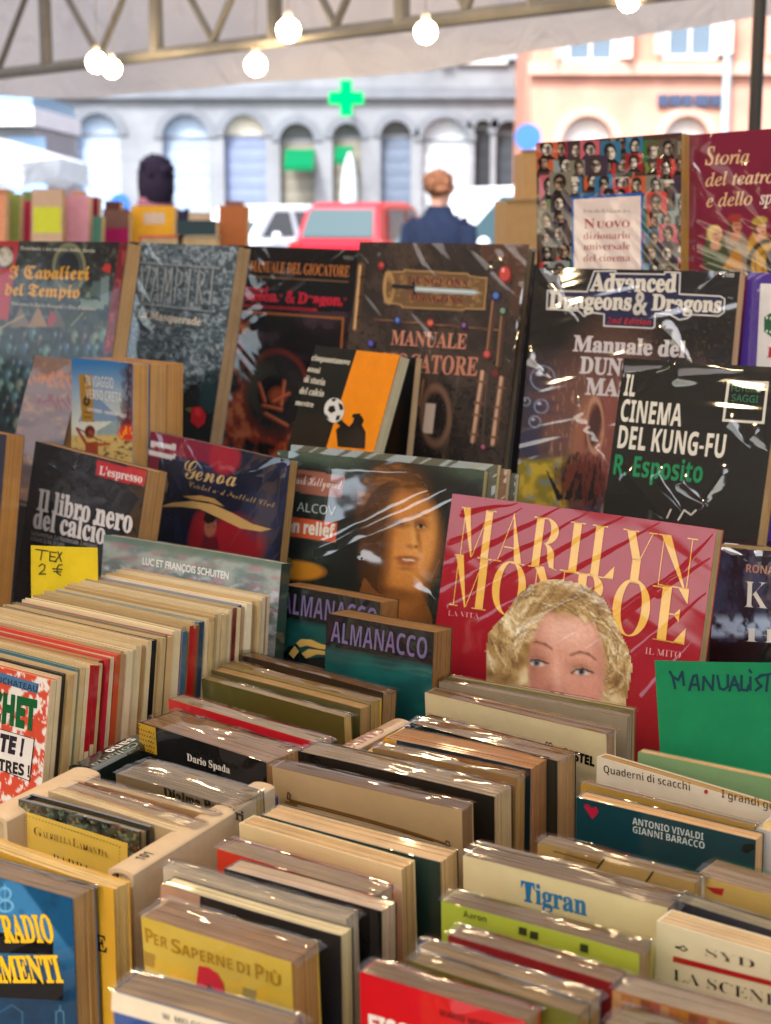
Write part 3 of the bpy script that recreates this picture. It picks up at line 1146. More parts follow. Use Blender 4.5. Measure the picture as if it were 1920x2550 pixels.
# ---------------------------------------------------------------- people in the street
def person(label, x, y, height, face, coat, hair, trousers='#23242a', scarf=None, long_hair=True):
    """Continuous skinned body (head, five-fingered hands), clothes and hair as children; face is the direction looked at (radians, 0 = +X)."""
    s = height / 1.75
    root = empty('person', Matrix.Translation((x, y, 0)) @ Matrix.Rotation(face, 4, 'Z') @ Matrix.Scale(s, 4), label=label, cat='person')
    V, E, R = [], [], []

    def add(p, r, parent=None):
        V.append(p)
        R.append(r)
        if parent is not None:
            E.append((parent, len(V) - 1))
        return len(V) - 1
    pel = add((0, 0, .94), .13)
    ab = add((.0, 0, 1.08), .12, pel)
    ch = add((.0, 0, 1.28), .14, ab)
    nb = add((-.01, 0, 1.44), .07, ch)
    nk = add((.0, 0, 1.51), .052, nb)
    h1 = add((.015, 0, 1.60), .082, nk)
    add((.01, 0, 1.68), .085, h1)
    for q in (-1, 1):
        hp = add((0, q * .1, .88), .085, pel)
        kn = add((.02, q * .11, .48), .056, hp)
        an = add((-.02, q * .11, .09), .038, kn)
        bl = add((.07, q * .12, .035), .034, an)
        add((.16, q * .125, .025), .024, bl)
        sh = add((-.01, q * .19, 1.40), .056, ch)
        el = add((-.02, q * .25, 1.12), .042, sh)
        wr = add((.08, q * .25, .89), .026, el)
        pm = add((.11, q * .25, .81), .03, wr)
        for k, (dx, ln) in enumerate(((-.028, .066), (-.009, .078), (.01, .074), (.028, .058))):
            a = add((.11 + dx, q * .25, .77), .011, pm)
            b_ = add((.115 + dx, q * .248, .77 - ln * .55), .009, a)
            add((.11 + dx, q * .236, .77 - ln), .007, b_)
        a = add((.145, q * .235, .80), .012, pm)
        add((.165, q * .22, .76), .009, a)
    me = bpy.data.meshes.new('body')
    me.from_pydata(V, E, [])
    o = bpy.data.objects.new('body', me)
    COL.objects.link(o)
    sk = o.modifiers.new('skin', 'SKIN')
    for i, rr in enumerate(R):
        me.skin_vertices[0].data[i].radius = (rr, rr)
    me.skin_vertices[0].data[0].use_root = True
    o.modifiers.new('sub', 'SUBSURF').levels = 2
    me2 = bpy.data.meshes.new_from_object(o.evaluated_get(bpy.context.evaluated_depsgraph_get()))
    o.modifiers.clear()
    o.data = me2
    n = len(me2.vertices)
    ca = me2.color_attributes.new('Col', 'FLOAT_COLOR', 'POINT')
    cc = np.tile(np.append(hx('#c4917a'), 1), (n, 1))
    ca.data.foreach_set('color', cc.astype(np.float32).ravel())
    me2.materials.clear()
    me2.materials.append(M_SKIN)
    me2.polygons.foreach_set('use_smooth', [True] * len(me2.polygons))
    o.parent = root
    f = MB()
    f.ball((.088, 0, 1.578), .01, .026, .008, hx('#984f4a'))
    for q in (-1, 1):
        f2 = MB()
        f2.ball((.086, q * .033, 1.648), .012, .016, .009, hx('#ece6e0')).ball((.096, q * .033, 1.648), .005, .007, .007, hx('#201612')).build('eye', M_SKIN, o, smooth=True)
        MB().ball((.088, q * .034, 1.672), .008, .022, .005, hx(hair)).build('eyebrow', M_CLOTH, o, smooth=True)
        MB().ball((.01, q * .086, 1.635), .022, .012, .034, hx('#c08a74')).build('ear', M_SKIN, o, smooth=True)
    f.build('mouth', M_SKIN, o, smooth=True)
    MB().ball((.098, 0, 1.625), .02, .014, .026, hx('#c08a74')).build('nose', M_SKIN, o, smooth=True)
    hb = MB()
    hb.ball((-.018, 0, 1.675), .102, .1, .098, hx(hair), 18, 12)
    rh = random.Random(int(height * 100))
    for _ in range(46):      # loose tufts break the outline of the hair
        q_, e_ = rh.uniform(0.6, 5.7), rh.uniform(-.25, 1.4)
        t_ = np.array([-.018 + .098 * math.cos(q_) * math.cos(e_), .096 * math.sin(q_) * math.cos(e_), 1.675 + .094 * math.sin(e_)])
        d_ = np.array([math.cos(q_) * .02, math.sin(q_) * .022, rh.uniform(-.06, -.01)])
        hb.tube([t_ * 1.0, t_ + d_ * .6 + np.array([0, 0, .008]), t_ + d_], [.017, .013, .003], hx(hair) * rh.uniform(.7, 1.6), 6)
    if long_hair:
        hb.ball((-.06, 0, 1.58), .07, .1, .15, hx(hair)).ball((-.01, .082, 1.6), .06, .03, .12, hx(hair)).ball((-.01, -.082, 1.6), .06, .03, .12, hx(hair))
    hb.build('hair', M_CLOTH, root, smooth=True)
    jk = MB()

    def shell(rings, c):
        v, ff = [], []
        m = 20
        for cx, cy, z, rx, ry in rings:
            for k in range(m):
                q = 2 * math.pi * k / m
                v.append((cx + rx * math.cos(q), cy + ry * math.sin(q), z))
        for i in range(len(rings) - 1):
            for k in range(m):
                ff.append((i * m + k, i * m + (k + 1) % m, (i + 1) * m + (k + 1) % m, (i + 1) * m + k))
        return v, ff
    v, ff = shell([(0, 0, .70, .2, .25), (0, 0, .95, .17, .215), (0, 0, 1.1, .155, .2), (0, 0, 1.3, .165, .225), (-.01, 0, 1.41, .13, .205), (-.01, 0, 1.47, .085, .11), (-.005, 0, 1.53, .075, .08)], coat)
    jk.add(v, ff, hx(coat))
    for q in (-1, 1):
        jk.tube([(-.01, q * .17, 1.43), (-.012, q * .205, 1.38), (-.02, q * .25, 1.12), (.03, q * .255, 1.0), (.085, q * .25, .89)], [.05, .075, .062, .055, .05], hx(coat), 14)
    jk.build('coat', M_CLOTH, root, smooth=True)
    tr = MB()
    for q in (-1, 1):
        tr.tube([(0, q * .095, .98), (.0, q * .1, .86), (.02, q * .11, .48), (-.02, q * .11, .08)], [.12, .115, .085, .07], hx(trousers), 14)
    tr.build('trousers', M_CLOTH, root, smooth=True)
    for q in (-1, 1):
        MB().ball((.05, q * .12, .045), .145, .055, .05, hx('#1c1a18')).build('shoe', M_CLOTH, root, smooth=True)
    if scarf:
        MB().lathe([(.09, 1.42), (.115, 1.46), (.105, 1.52), (.08, 1.545)], hx(scarf)).build('scarf', M_CLOTH, root, smooth=True)
    return root


person('dark haired person in a dark coat with a pink scarf beyond the neighbouring books', px_x(398, 10.2), 10.2, 1.78, math.radians(118), '#1d1826', '#1a1420', scarf='#6e4450')
person('person with auburn hair in a navy jacket walking past the red hatchback', px_x(1092, 11), 11, 1.71, math.radians(62), '#1c2438', '#6e4a36', long_hair=False)

# ---------------------------------------------------------------- the stall: canopy, lattice, lamps, post
E0, E1 = on_z(0, 232, 1.97), on_z(1824, 40, 1.97)
ed = (E1 - E0) / np.linalg.norm(E1 - E0)
pr = np.array([ed[1], -ed[0], 0])
if pr @ (CAM - E0) < 0:
    pr = -pr
Lc = np.linalg.norm(E1 - E0)
EA, EB = E0 - ed * 2.2, E0 + ed * (Lc + 3.6)
ct = empty('market_canopy', Matrix.Translation(Vector(EA)), label='off white market canopy sagging above the bookstall', cat='canopy')
nL, nP = 26, 14
LT = np.linalg.norm(EB - EA)
v, f = [], []
for j in range(nP + 1):
    t = j / nP
    for i in range(nL + 1):
        s = i / nL
        run = 4.2 * t
        z = .42 + .62 * (1 - abs(run - 2.1) / 2.1) - .05 * math.sin(math.pi * ((s * 5) % 1.0)) * (0.4 + t) - .04 * math.sin(math.pi * ((t * 2) % 1.0))
        P_ = ed * LT * s + pr * run
        v.append((P_[0], P_[1], z))
for j in range(nP):
    for i in range(nL):
        a = j * (nL + 1) + i
        f.append((a, a + 1, a + nL + 2, a + nL + 1))
M_CANOPY = canvas_mat('canopy canvas', (.77, .725, .695), .42)
MB().add(v, f, hx('#ffffff')).build('roof_cloth', M_CANOPY, ct, smooth=True)
v, f = [], []
for i in range(nL * 2 + 1):
    s = i / (nL * 2)
    P_ = ed * LT * s
    w = .02 * math.sin(s * 60)
    sag = -.05 * math.sin(math.pi * ((s * 5) % 1.0)) * .4
    v += [(P_[0], P_[1], .42), (P_[0] + pr[0] * w * 2, P_[1] + pr[1] * w * 2, sag - .05 * max(0.0, math.sin(math.pi * min(1, max(0, (s * LT - 2.2) / Lc)))) ** .7)]
for i in range(nL * 2):
    f.append((2 * i, 2 * i + 1, 2 * i + 3, 2 * i + 2))
MB().add(v, f, hx('#ffffff')).build('valance', M_CANOPY, ct, smooth=True)

# lattice girder a little inside the far eave
zc = 1.985
G0, G1 = on_z(130, 168, zc), on_z(1536, -4, zc)
gd = (G1 - G0) / np.linalg.norm(G1 - G0)
gl = np.linalg.norm(G1 - G0)
tr = empty('lattice_girder', Matrix.Translation(Vector(G0)), label='dark steel lattice girder under the canopy', cat='girder')
gc = '#66645e'


def gp(s, z):
    return tuple(gd * s + np.array([0, 0, z]))


MB().tube([gp(-1.6, 0), gp(gl + 2.5, 0)], .021, hx(gc)).build('lower_chord', M_METAL, tr)
MB().tube([gp(-1.6, .42), gp(gl + 2.5, .42)], .021, hx(gc)).build('upper_chord', M_METAL, tr)
posts = []
for xx in (118, 392, 686, 1000, 1330):
    r0 = ray(xx, 200)
    A_ = np.array([[r0[0], -gd[0]], [r0[1], -gd[1]]])
    posts.append(np.linalg.solve(A_, G0[:2])[1])
posts = [posts[0] - (posts[1] - posts[0])] + posts
for s in posts:
    MB().tube([gp(s, 0), gp(s, .42)], .023, hx(gc)).build('upright', M_METAL, tr)
for a, b_ in zip(posts, posts[1:]):
    m = (a + b_) / 2
    MB().tube([gp(a, .40), gp(m, .02)], .012, hx(gc)).build('brace', M_METAL, tr)
    MB().tube([gp(m, .02), gp(b_, .40)], .012, hx(gc)).build('brace', M_METAL, tr)

M_BULB = glow_mat('warm lamp glass', (1.0, 0.71, 0.39), 38.0)


def bulb(label, P, rad):
    rad *= .86
    r = empty('light_bulb', Matrix.Translation(Vector(P)), label=label, cat='light bulb', group='bulbs strung under the canopy')
    prof = [(rad * math.sin(q), -rad * math.cos(q)) for q in np.linspace(.05, 2.85, 12)]
    MB().lathe(prof, hx('#ffffff'), 14).build('glass', M_BULB, r, smooth=True)
    MB().lathe([(.009, rad * .97), (.011, rad * 1.0), (.011, rad * 1.0 + .014), (.004, rad * 1.0 + .02)], hx('#cbbcae'), 12).build('socket', M_METAL, r)
    MB().tube([(0, 0, rad + .02), (.004, .002, rad + .2)], .0012, hx('#8a8078'), 6).build('cable', M_METAL, r)


for px_, py_, d_, rad_, lb in ((240, 155, 5.0, .036, 'lit bulb of the touching pair, higher of the two'), (279, 171, 5.2, .034, 'lit bulb of the touching pair, lower of the two'), (637, 162, 4.8, .037, 'lit bulb hanging lowest above the pharmacy cross'), (718, 75, 4.2, .035, 'lit bulb hanging against a girder upright'), (1060, 80, 4.0, .032, 'lit bulb alone against the smooth canvas'), (1565, 2, 3.8, .029, 'lit bulb cut by the top edge of the view')):
    bulb(lb, at(px_, py_, d_), rad_)
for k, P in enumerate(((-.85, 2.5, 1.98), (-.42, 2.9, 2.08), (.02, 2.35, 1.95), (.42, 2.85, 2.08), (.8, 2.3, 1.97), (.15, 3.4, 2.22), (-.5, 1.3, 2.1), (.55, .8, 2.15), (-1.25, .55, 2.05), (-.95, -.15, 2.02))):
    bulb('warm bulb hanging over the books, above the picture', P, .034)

pt = empty('canopy_post', Matrix.Translation(Vector((*at(1880, 300, 3.1)[:2], 0))), label='black steel post holding the canopy beside the pink building', cat='post')
MB().tube([(0, 0, 0.02), (0, 0, 2.75)], .0128, hx('#17130f'), 14).build('shaft', M_METAL, pt)
MB().box(-.09, .09, -.09, .09, 0.003, .02, hx('#2a2622')).build('foot_plate', M_METAL, pt)
pt = empty('drain_pipe', Matrix.Translation((px_x(1843, 37), 37, 0)), label='pale blue grey downpipe on the pink building', cat='pipe')
MB().tube([(0, 2.7, 0.1), (0, 2.7, 16)], .1, hx('#a8bcc4'), 12).build('pipe', M_METAL, pt)
for z in (2, 5, 8, 11):
    MB().box(-.14, .14, 2.66, 2.99, z, z + .06, hx('#8a9aa0')).build('pipe_clip', M_METAL, pt)

# unseen brown cloths added to block light; the gap between them shapes cover reflections
def curtain(label, a, b_, z0, z1, col):
    r = empty('light_blocking_cloth', Matrix.Translation((a[0], a[1], 0)), label=label, cat='curtain')
    n = 60
    v, f = [], []
    dx, dy = b_[0] - a[0], b_[1] - a[1]
    L_ = math.hypot(dx, dy)
    for i in range(n + 1):
        s = i / n
        w = .03 * math.sin(s * L_ * 22)
        for z in (z0, z1):
            v.append((dx * s - dy / L_ * w, dy * s + dx / L_ * w, z))
    for i in range(n):
        f.append((2 * i, 2 * i + 2, 2 * i + 3, 2 * i + 1))
    MB().add(v, f, hx(col)).build('cloth', M_CLOTH, r, smooth=True)
    MB().tube([(0, 0, z1 + .01), (dx, dy, z1 + .01)], .012, hx('#33302c')).build('rail', M_METAL, r)
    for q in (0, 1):
        MB().tube([(dx * q, dy * q, max(.01, z0 - .1)), (dx * q, dy * q, z1)], .014, hx('#33302c')).build('upright', M_METAL, r)


curtain('lower dark brown cloth added out of view to darken reflections on the covers', (-1.5, 2.6), (-1.75, -1.6), .25, 1.41, '#3a2c24')
curtain('upper dark brown cloth added out of view to block high sky reflections', (-1.5, 2.6), (-1.75, -1.6), 1.60, 2.42, '#3a2c24')
# tables and neighbouring stall
def table(name, label, c, rot, lx, ly, h, col):
    M = Matrix.Translation((c[0], c[1], 0)) @ Matrix.Rotation(rot, 4, 'Z')
    r = empty(name, M, label=label, cat='table')
    MB().box(-lx / 2, lx / 2, -ly / 2, ly / 2, h - .03, h, hx(col)).build('tabletop', M_WOOD, r)
    ap = MB()
    ap.box(-lx / 2 + .04, lx / 2 - .04, -ly / 2 + .03, -ly / 2 + .05, h - .14, h - .032, hx(col))
    ap.box(-lx / 2 + .04, lx / 2 - .04, ly / 2 - .05, ly / 2 - .03, h - .14, h - .032, hx(col))
    ap.build('apron', M_WOOD, r)
    for sx in (-1, 1):
        for sy in (-1, 1):
            x, y = sx * (lx / 2 - .08), sy * (ly / 2 - .08)
            MB().box(x - .03, x + .03, y - .03, y + .03, .005, h - .142, hx(col)).build('leg', M_WOOD, r)
    return r


table('stall_table', 'dark wooden table carrying the wrapped books', (.05, 1.3), math.radians(-35), 2.2, 1.6, .953, '#2c2018')
# ---------------------------------------------------------------- display rows: paintings for the covers
def p_knights(p):
    p.noise(26, 22, '#3d4a42', .35, .6, 1).noise(14, 12, '#6d6f63', .55, .75, 2).noise(20, 30, '#2c1418', .5, .7, 3)
    p.ell(175, 660, 44, 60, '#1b2226').ring(172, 668, 38, 58, 6, '#8a8a6c').ring(172, 668, 28, 46, 4, '#5c6350')
    p.ell(160, 655, 14, 22, '#1a2a3a', soft=.5).poly([(225, 740), (230, 700), (262, 700), (262, 740)], '#5d6e6c').poly([(250, 720), (252, 690), (272, 688), (270, 760), (250, 760)], '#78898a')
    p.poly([(200, 745), (260, 750), (258, 770), (200, 765)], '#7d8f86').poly([(212, 740), (216, 728), (224, 728), (226, 744)], '#7d8f86')
    for x in (60, 85, 110, 140, 190):
        p.poly([(x - 7, 745), (x - 5, 690), (x + 6, 690), (x + 7, 748)], '#565f5a', .7)
    for x, c in ((52, '#8f7a62'), (95, '#b08b62'), (140, '#6f6458'), (185, '#37454a')):
        p.poly([(x - 26, 815), (x, 762), (x + 24, 815)], c, .8)
    p.poly([(116, 812), (126, 772), (142, 790), (132, 812)], '#a3333a').poly([(252, 672), (262, 655), (276, 660), (274, 680)], '#c0392f')
    rr = random.Random(3)
    low = np.clip((p.Y - 818) / 14, 0, 1)
    p.mix(low * .9, '#1a2422').noise(24, 20, '#34464a', .4, .65, 14, 3, .8, low)
    for r in range(8):
        for i in range(15):
            x, y, k = i * 25 - 20 + (r % 2) * 12 + rr.uniform(-7, 7), 840 + r * 30 + rr.uniform(-8, 8), rr.uniform(.7, 1.2)
            c = rr.choice(['#4c7478', '#6c8c80', '#33586e', '#2a4246', '#7c8470', '#3f5c7c', '#5c4442', '#1d2a2c'])
            p.ell(x, y, 9 * k, 16 * k, c, rr.uniform(-25, 25), .7, .9).ell(x + 2, y - 5 * k, 3 * k, 6 * k, '#9db0a6', 0, 1.0, .5).ell(x + 8, y + 9, 6, 8, '#10191a', 0, .8).line([(x - 4, y + 14), (x + 5, y - 12)], 1.5, '#8c9c90', .4)
    p.poly([(-40, 590), (48, 594), (20, 795), (-80, 790)], '#b8323c').poly([(-40, 612), (34, 615), (28, 668), (-40, 662)], '#22181c').ell(12, 640, 20, 24, '#cfc6b4', 0, .3).noise(6, 6, '#5c4c44', .55, .7, 9, 2, .5, p.inside([(-8, 618), (30, 618), (26, 664), (-8, 664)]))
    p.poly([(298, 600), (330, 600), (288, 880), (256, 880)], '#7c2029').noise(9, 9, '#c25a55', .6, .75, 11, 2, .6, p.inside([(298, 600), (330, 600), (288, 880), (262, 880)]))
    p.line([(0, 818), (58, 786)], 4, '#b3a27e').line([(176, 812), (206, 780)], 3, '#8f9a7c')


def p_marble(p):
    p.noise(30, 24, '#6d7d86', .3, .6, 4, 4).noise(9, 8, '#a6b4bc', .5, .66, 5, 4).noise(5, 5, '#2d373c', .55, .7, 6, 4, .8).noise(16, 3, '#b4bec0', .66, .74, 7, 3, .6)
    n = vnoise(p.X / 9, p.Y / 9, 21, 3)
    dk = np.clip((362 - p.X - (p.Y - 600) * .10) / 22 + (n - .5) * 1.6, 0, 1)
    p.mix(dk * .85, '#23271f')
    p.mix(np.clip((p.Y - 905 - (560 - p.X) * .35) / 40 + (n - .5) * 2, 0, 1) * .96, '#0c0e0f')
    p.ell(520, 985, 26, 50, '#2d4a50', 10, .8, .8)
    p.line([(335, 652), (548, 668)], 3.5, '#a8b0ae').line([(337, 657), (548, 672)], 2.5, '#20282a').line([(332, 754), (535, 776)], 3.5, '#a8b0ae').line([(332, 758), (535, 781)], 2.5, '#20282a')
    for i, ch in enumerate('VAMPIRI'):
        x = 352 + i * 28
        o = x - 6
        L = {'V': [(0, 0, 9, 86), (18, 0, 9, 86)], 'A': [(9, 0, 0, 86), (9, 0, 18, 86), (5, 56, 14, 57)], 'M': [(0, 86, 3, 0), (3, 0, 10, 60), (10, 60, 17, 0), (17, 0, 20, 86)],
             'P': [(4, 0, 4, 86), (4, 2, 16, 12), (16, 12, 14, 36), (14, 36, 4, 44)], 'I': [(8, 0, 8, 86)], 'R': [(3, 0, 3, 86), (3, 2, 15, 12), (15, 12, 13, 36), (13, 36, 3, 44), (6, 44, 17, 86)]}[ch]
        for a, b, c, d in L:
            sk = lambda X_, Y_: (o + X_ * 1.15 - Y_ * .1 + 8, 664 + i * 1.5 + Y_)
            p.line([sk(a + 1.8, b + 1.5), sk(c + 1.8, d + 1.5)], 6, '#28323a', .85).line([sk(a, b), sk(c, d)], 4, '#b4bdbc', .9)


def p_fire(p):
    low = p.Y > 776
    p.mix(low * 1.0, '#1f171b')
    p.noise(60, 40, '#54404c', .4, .7, 31, 3, .9, low)
    n = vnoise(p.X / 22, p.Y / 30, 33, 4)
    edge = np.clip((628 - p.X - np.maximum(p.Y - 880, -80) * -.02) / 30, 0, 1)
    p.mix(np.clip((n - .42) * 6, 0, 1) * edge * low, '#b4512c').mix(np.clip((n - .6) * 8, 0, 1) * edge * low, '#dd8d5a').mix(np.clip((.38 - n) * 8, 0, 1) * edge * low, '#1a0d0b')
    bt = np.clip((p.Y - 1030) / 50, 0, 1)
    p.mix(np.clip((n - .4) * 6, 0, 1) * bt, '#a8492a').mix(np.clip((n - .6) * 8, 0, 1) * bt, '#d9855a').mix(np.clip((.4 - n) * 8, 0, 1) * bt, '#210f0d')
    p.ring(690, 980, 78, 105, 10, '#7d3a30', .7).ell(690, 985, 70, 95, '#3a3836', 0, .3, .9).ell(650, 960, 35, 60, '#5a5a4a', 0, .8, .7)
    p.ell(675, 980, 34, 44, '#181415', 0, .4).ell(690, 985, 20, 20, '#c66a3c', 0, .8, .7)
    for a, b in (((645, 955), (660, 1000)), ((655, 1010), (700, 1020)), ((708, 950), (700, 1010)), ((660, 1030), (715, 1060)), ((680, 1000), (720, 980))):
        p.line([a, b], 9, '#c0562f', .85).line([(a[0] + 2, a[1] - 2), (b[0] + 2, b[1] - 2)], 3, '#eeac84', .8)
    p.line([(575, 774), (855, 793)], 4, '#c9823f').line([(855, 793), (840, 1010)], 4, '#c9823f')


def p_tome(p):
    p.noise(50, 70, '#57493f', .35, .7, 41, 4).noise(7, 9, '#241d19', .5, .7, 42, 4, .5).noise(4, 4, '#6a6058', .66, .8, 43, 3, .5, np.clip((p.Y - 880) / 60, 0, 1))
    rgt = p.inside([(1195, 605), (1330, 605), (1290, 790), (1268, 780), (1280, 690), (1250, 650), (1200, 648)])
    p.mix(rgt * .95, '#5f4535').noise(9, 9, '#8a6a52', .55, .75, 44, 3, .5, rgt)
    for x0, y0, x1, y1 in ((900, 662, 886, 818),):
        p.line([(x0, y0), (x1, y1)], 18, '#6e5136').line([(x0 - 3, y0), (x1 - 3, y1)], 6, '#d6b184').line([(x0 + 5, y0), (x1 + 5, y1)], 3, '#3a2716')
    for y in (690, 740, 790):
        p.line([(886 + (818 - y) * .08, y), (904 + (818 - y) * .08, y)], 3, '#2a1a10')
    p.poly([(962, 678), (1005, 676), (1008, 672), (1165, 682), (1170, 688), (1212, 692), (1206, 770), (1160, 768), (1150, 772), (1002, 764), (998, 758), (958, 752)], '#7a5f40')
    p.ring(968, 716, 12, 34, 4, '#b39263').noise(10, 10, '#a98856', .5, .7, 45, 3, .8, p.inside([(966, 682), (1205, 694), (1200, 766), (962, 750)]))
    p.line([(962, 678), (1005, 676), (1008, 672), (1165, 682), (1170, 688), (1212, 692), (1206, 770), (1160, 768), (1150, 772), (1002, 764), (998, 758), (958, 752), (962, 678)], 3, '#c2a06c')
    p.line([(930, 796), (1245, 824)], 8, '#4a3429').line([(930, 794), (1245, 822)], 2, '#a0785c')
    for a, b in (((1230, 748), (1215, 880)), ((1252, 788), (1240, 910)), ((1058, 945), (1048, 1010))):
        p.line([a, b], 13, '#5a4032').line([(a[0] - 3, a[1]), (b[0] - 3, b[1])], 3, '#b98f6e')
    for a, b in (((1203, 925), (1178, 1100)), ((1250, 940), (1228, 1106))):
        p.line([a, b], 18, '#4e3628').line([(a[0] - 2, a[1]), (b[0] - 2, b[1])], 8, '#d4b095').line([(a[0] + 5, a[1]), (b[0] + 5, b[1])], 3, '#8a6a52')
        for t in (.15, .45, .62, .9):
            q = (a[0] + (b[0] - a[0]) * t, a[1] + (b[1] - a[1]) * t)
            p.line([(q[0] - 10, q[1] - 1), (q[0] + 10, q[1] + 1)], 6, '#7c5a44')
    p.line([(1213, 930), (1200, 1120)], 4, '#7a6a5c', .6)
    p.ring(1085, 1035, 34, 70, 8, '#8d6e58', .9).poly([(1020, 1000), (1040, 1002), (1030, 1078), (1008, 1074)], '#8a7668').poly([(1060, 1003), (1084, 1006), (1076, 1080), (1053, 1076)], '#e0c9b4')


def p_dungeon(p):
    p.noise(5, 5, '#6c5a2c', .62, .72, 51, 3, .55, np.clip((p.Y - 690) / 90, 0, 1) * np.clip((p.X - 1420) / 150, 0, 1))  # gold speckle: lamp reflections painted into the cover colour
    a = np.clip((p.Y - 860) / 130, 0, 1)
    p.mix(a * .8, '#4c4650').noise(60, 80, '#7d5a50', .4, .65, 52, 3, .8, a).noise(40, 26, '#3a3d5c', .5, .7, 53, 3, .7, a)
    p.ell(1500, 1010, 120, 210, '#7a5648', 15, .7, .8).ell(1460, 1080, 34, 120, '#b08560', 12, .6, .6).ell(1500, 1090, 60, 130, '#9a5a50', 10, .6, .7)
    p.noise(4, 30, '#caa288', .6, .75, 54, 3, .5, a * (np.abs(p.X - 1490) < 130))
    p.ell(1480, 1060, 18, 60, '#3a2420', 14, .5, .8).ring(1482, 1060, 20, 66, 4, '#b98f74', .8)
    yb = np.clip((p.Y - 1140 + (p.X - 1290) * .05) / 12, 0, 1) * np.clip((1425 - p.X) / 30, 0, 1)
    p.mix(yb, '#8c8030').noise(30, 30, '#c8ad3e', .45, .65, 55, 3, .8, yb).noise(14, 20, '#6d86a0', .62, .75, 56, 2, .5, yb)
    p.ell(1450, 1200, 62, 60, '#6d2c22', 0, .5, .9).noise(3, 22, '#2c100c', .5, .7, 57, 3, .8, (np.hypot(p.X - 1450, p.Y - 1200) < 75))
    for x0, x1 in ((1395, 1358), (1412, 1440), (1440, 1448), (1470, 1480)):
        p.poly([(x0 - 8, 1245), (x0 + 10, 1245), (x1, 1165)], '#1c0d0a')
    for cx, cy, r in ((1352, 942, 30), (1348, 1012, 17), (1332, 1050, 14), (1310, 1000, 10)):
        p.ring(cx, cy, r, r, 2.5, '#9aa0b0', .7).ell(cx - r * .3, cy - r * .4, r * .3, r * .2, '#cfd6e2', 0, .5, .8)


def p_faces(p):
    rr = random.Random(11)
    cols = ['#b5262f', '#c2343a', '#d0574f', '#a8232c', '#3f7a3f', '#2f6a58', '#3a7fa0', '#8e8a78', '#6a5a50', '#c9707a', '#7f8f4a', '#c86a44', '#4a3a52', '#97a09c']
    cells = []
    for r in range(9):
        for i in range(10):
            cells.append((1336 + i * 38 + rr.uniform(-8, 8), 342 + r * 44 + rr.uniform(-10, 10), rr.uniform(40, 56), rr.uniform(46, 62)))
    rr.shuffle(cells)
    for x, y, w, h in cells:
        p.poly([(x, y), (x + w, y), (x + w, y + h), (x, y + h)], rr.choice(cols))
        cx, cy = x + w * .5 + rr.uniform(-3, 3), y + h * .48
        hair, skin = rr.choice(['#1a1615', '#2b201c', '#141821', '#4a3a30']), rr.choice(['#d9cdbd', '#c3b09c', '#e4dac8', '#b89a84'])
        p.poly([(x + w * .1, y + h), (cx - 8, y + h * .72), (cx + 8, y + h * .72), (x + w * .92, y + h)], hair)
        p.ell(cx, cy - 3, w * .30, h * .36, hair, rr.uniform(-12, 12), .12)
        p.ell(cx + rr.uniform(-1, 3), cy + 3, w * .20, h * .27, skin, rr.uniform(-8, 8), .15)
        sh = rr.choice((-1, 1))
        p.ell(cx + sh * 5, cy + 4, w * .09, h * .22, hair, 0, .4, .8)
        p.line([(cx - 8, cy - 2), (cx - 2, cy - 1)], 3, '#171212').line([(cx + 2, cy - 1), (cx + 8, cy - 2)], 3, '#171212')
        p.line([(cx - 1, cy + 1), (cx + 1, cy + 7)], 2, '#5a4338', .7).line([(cx - 4, cy + 12), (cx + 5, cy + 12)], 2.5, '#3a1a1a')
        k = rr.random()
        if k < .2:
            p.ring(cx - 4, cy - 1, 4, 4, 1.4, '#111').ring(cx + 6, cy - 1, 4, 4, 1.4, '#111') if False else p.ring(cx - 4, cy - 1, 4, 4, 1.6, '#111111').ring(cx + 6, cy - 1, 4, 4, 1.6, '#111111')
        elif k < .38:
            p.poly([(cx - 16, cy - 12), (cx - 9, cy - 24), (cx + 10, cy - 24), (cx + 16, cy - 12)], rr.choice(['#d8cfc0', '#141414', '#6a5a44']))
        elif k < .55:
            p.ell(cx + 1, cy + 16, 8, 8, hair, 0, .3).line([(cx - 4, cy + 12), (cx + 5, cy + 12)], 2, '#d9cdbd')


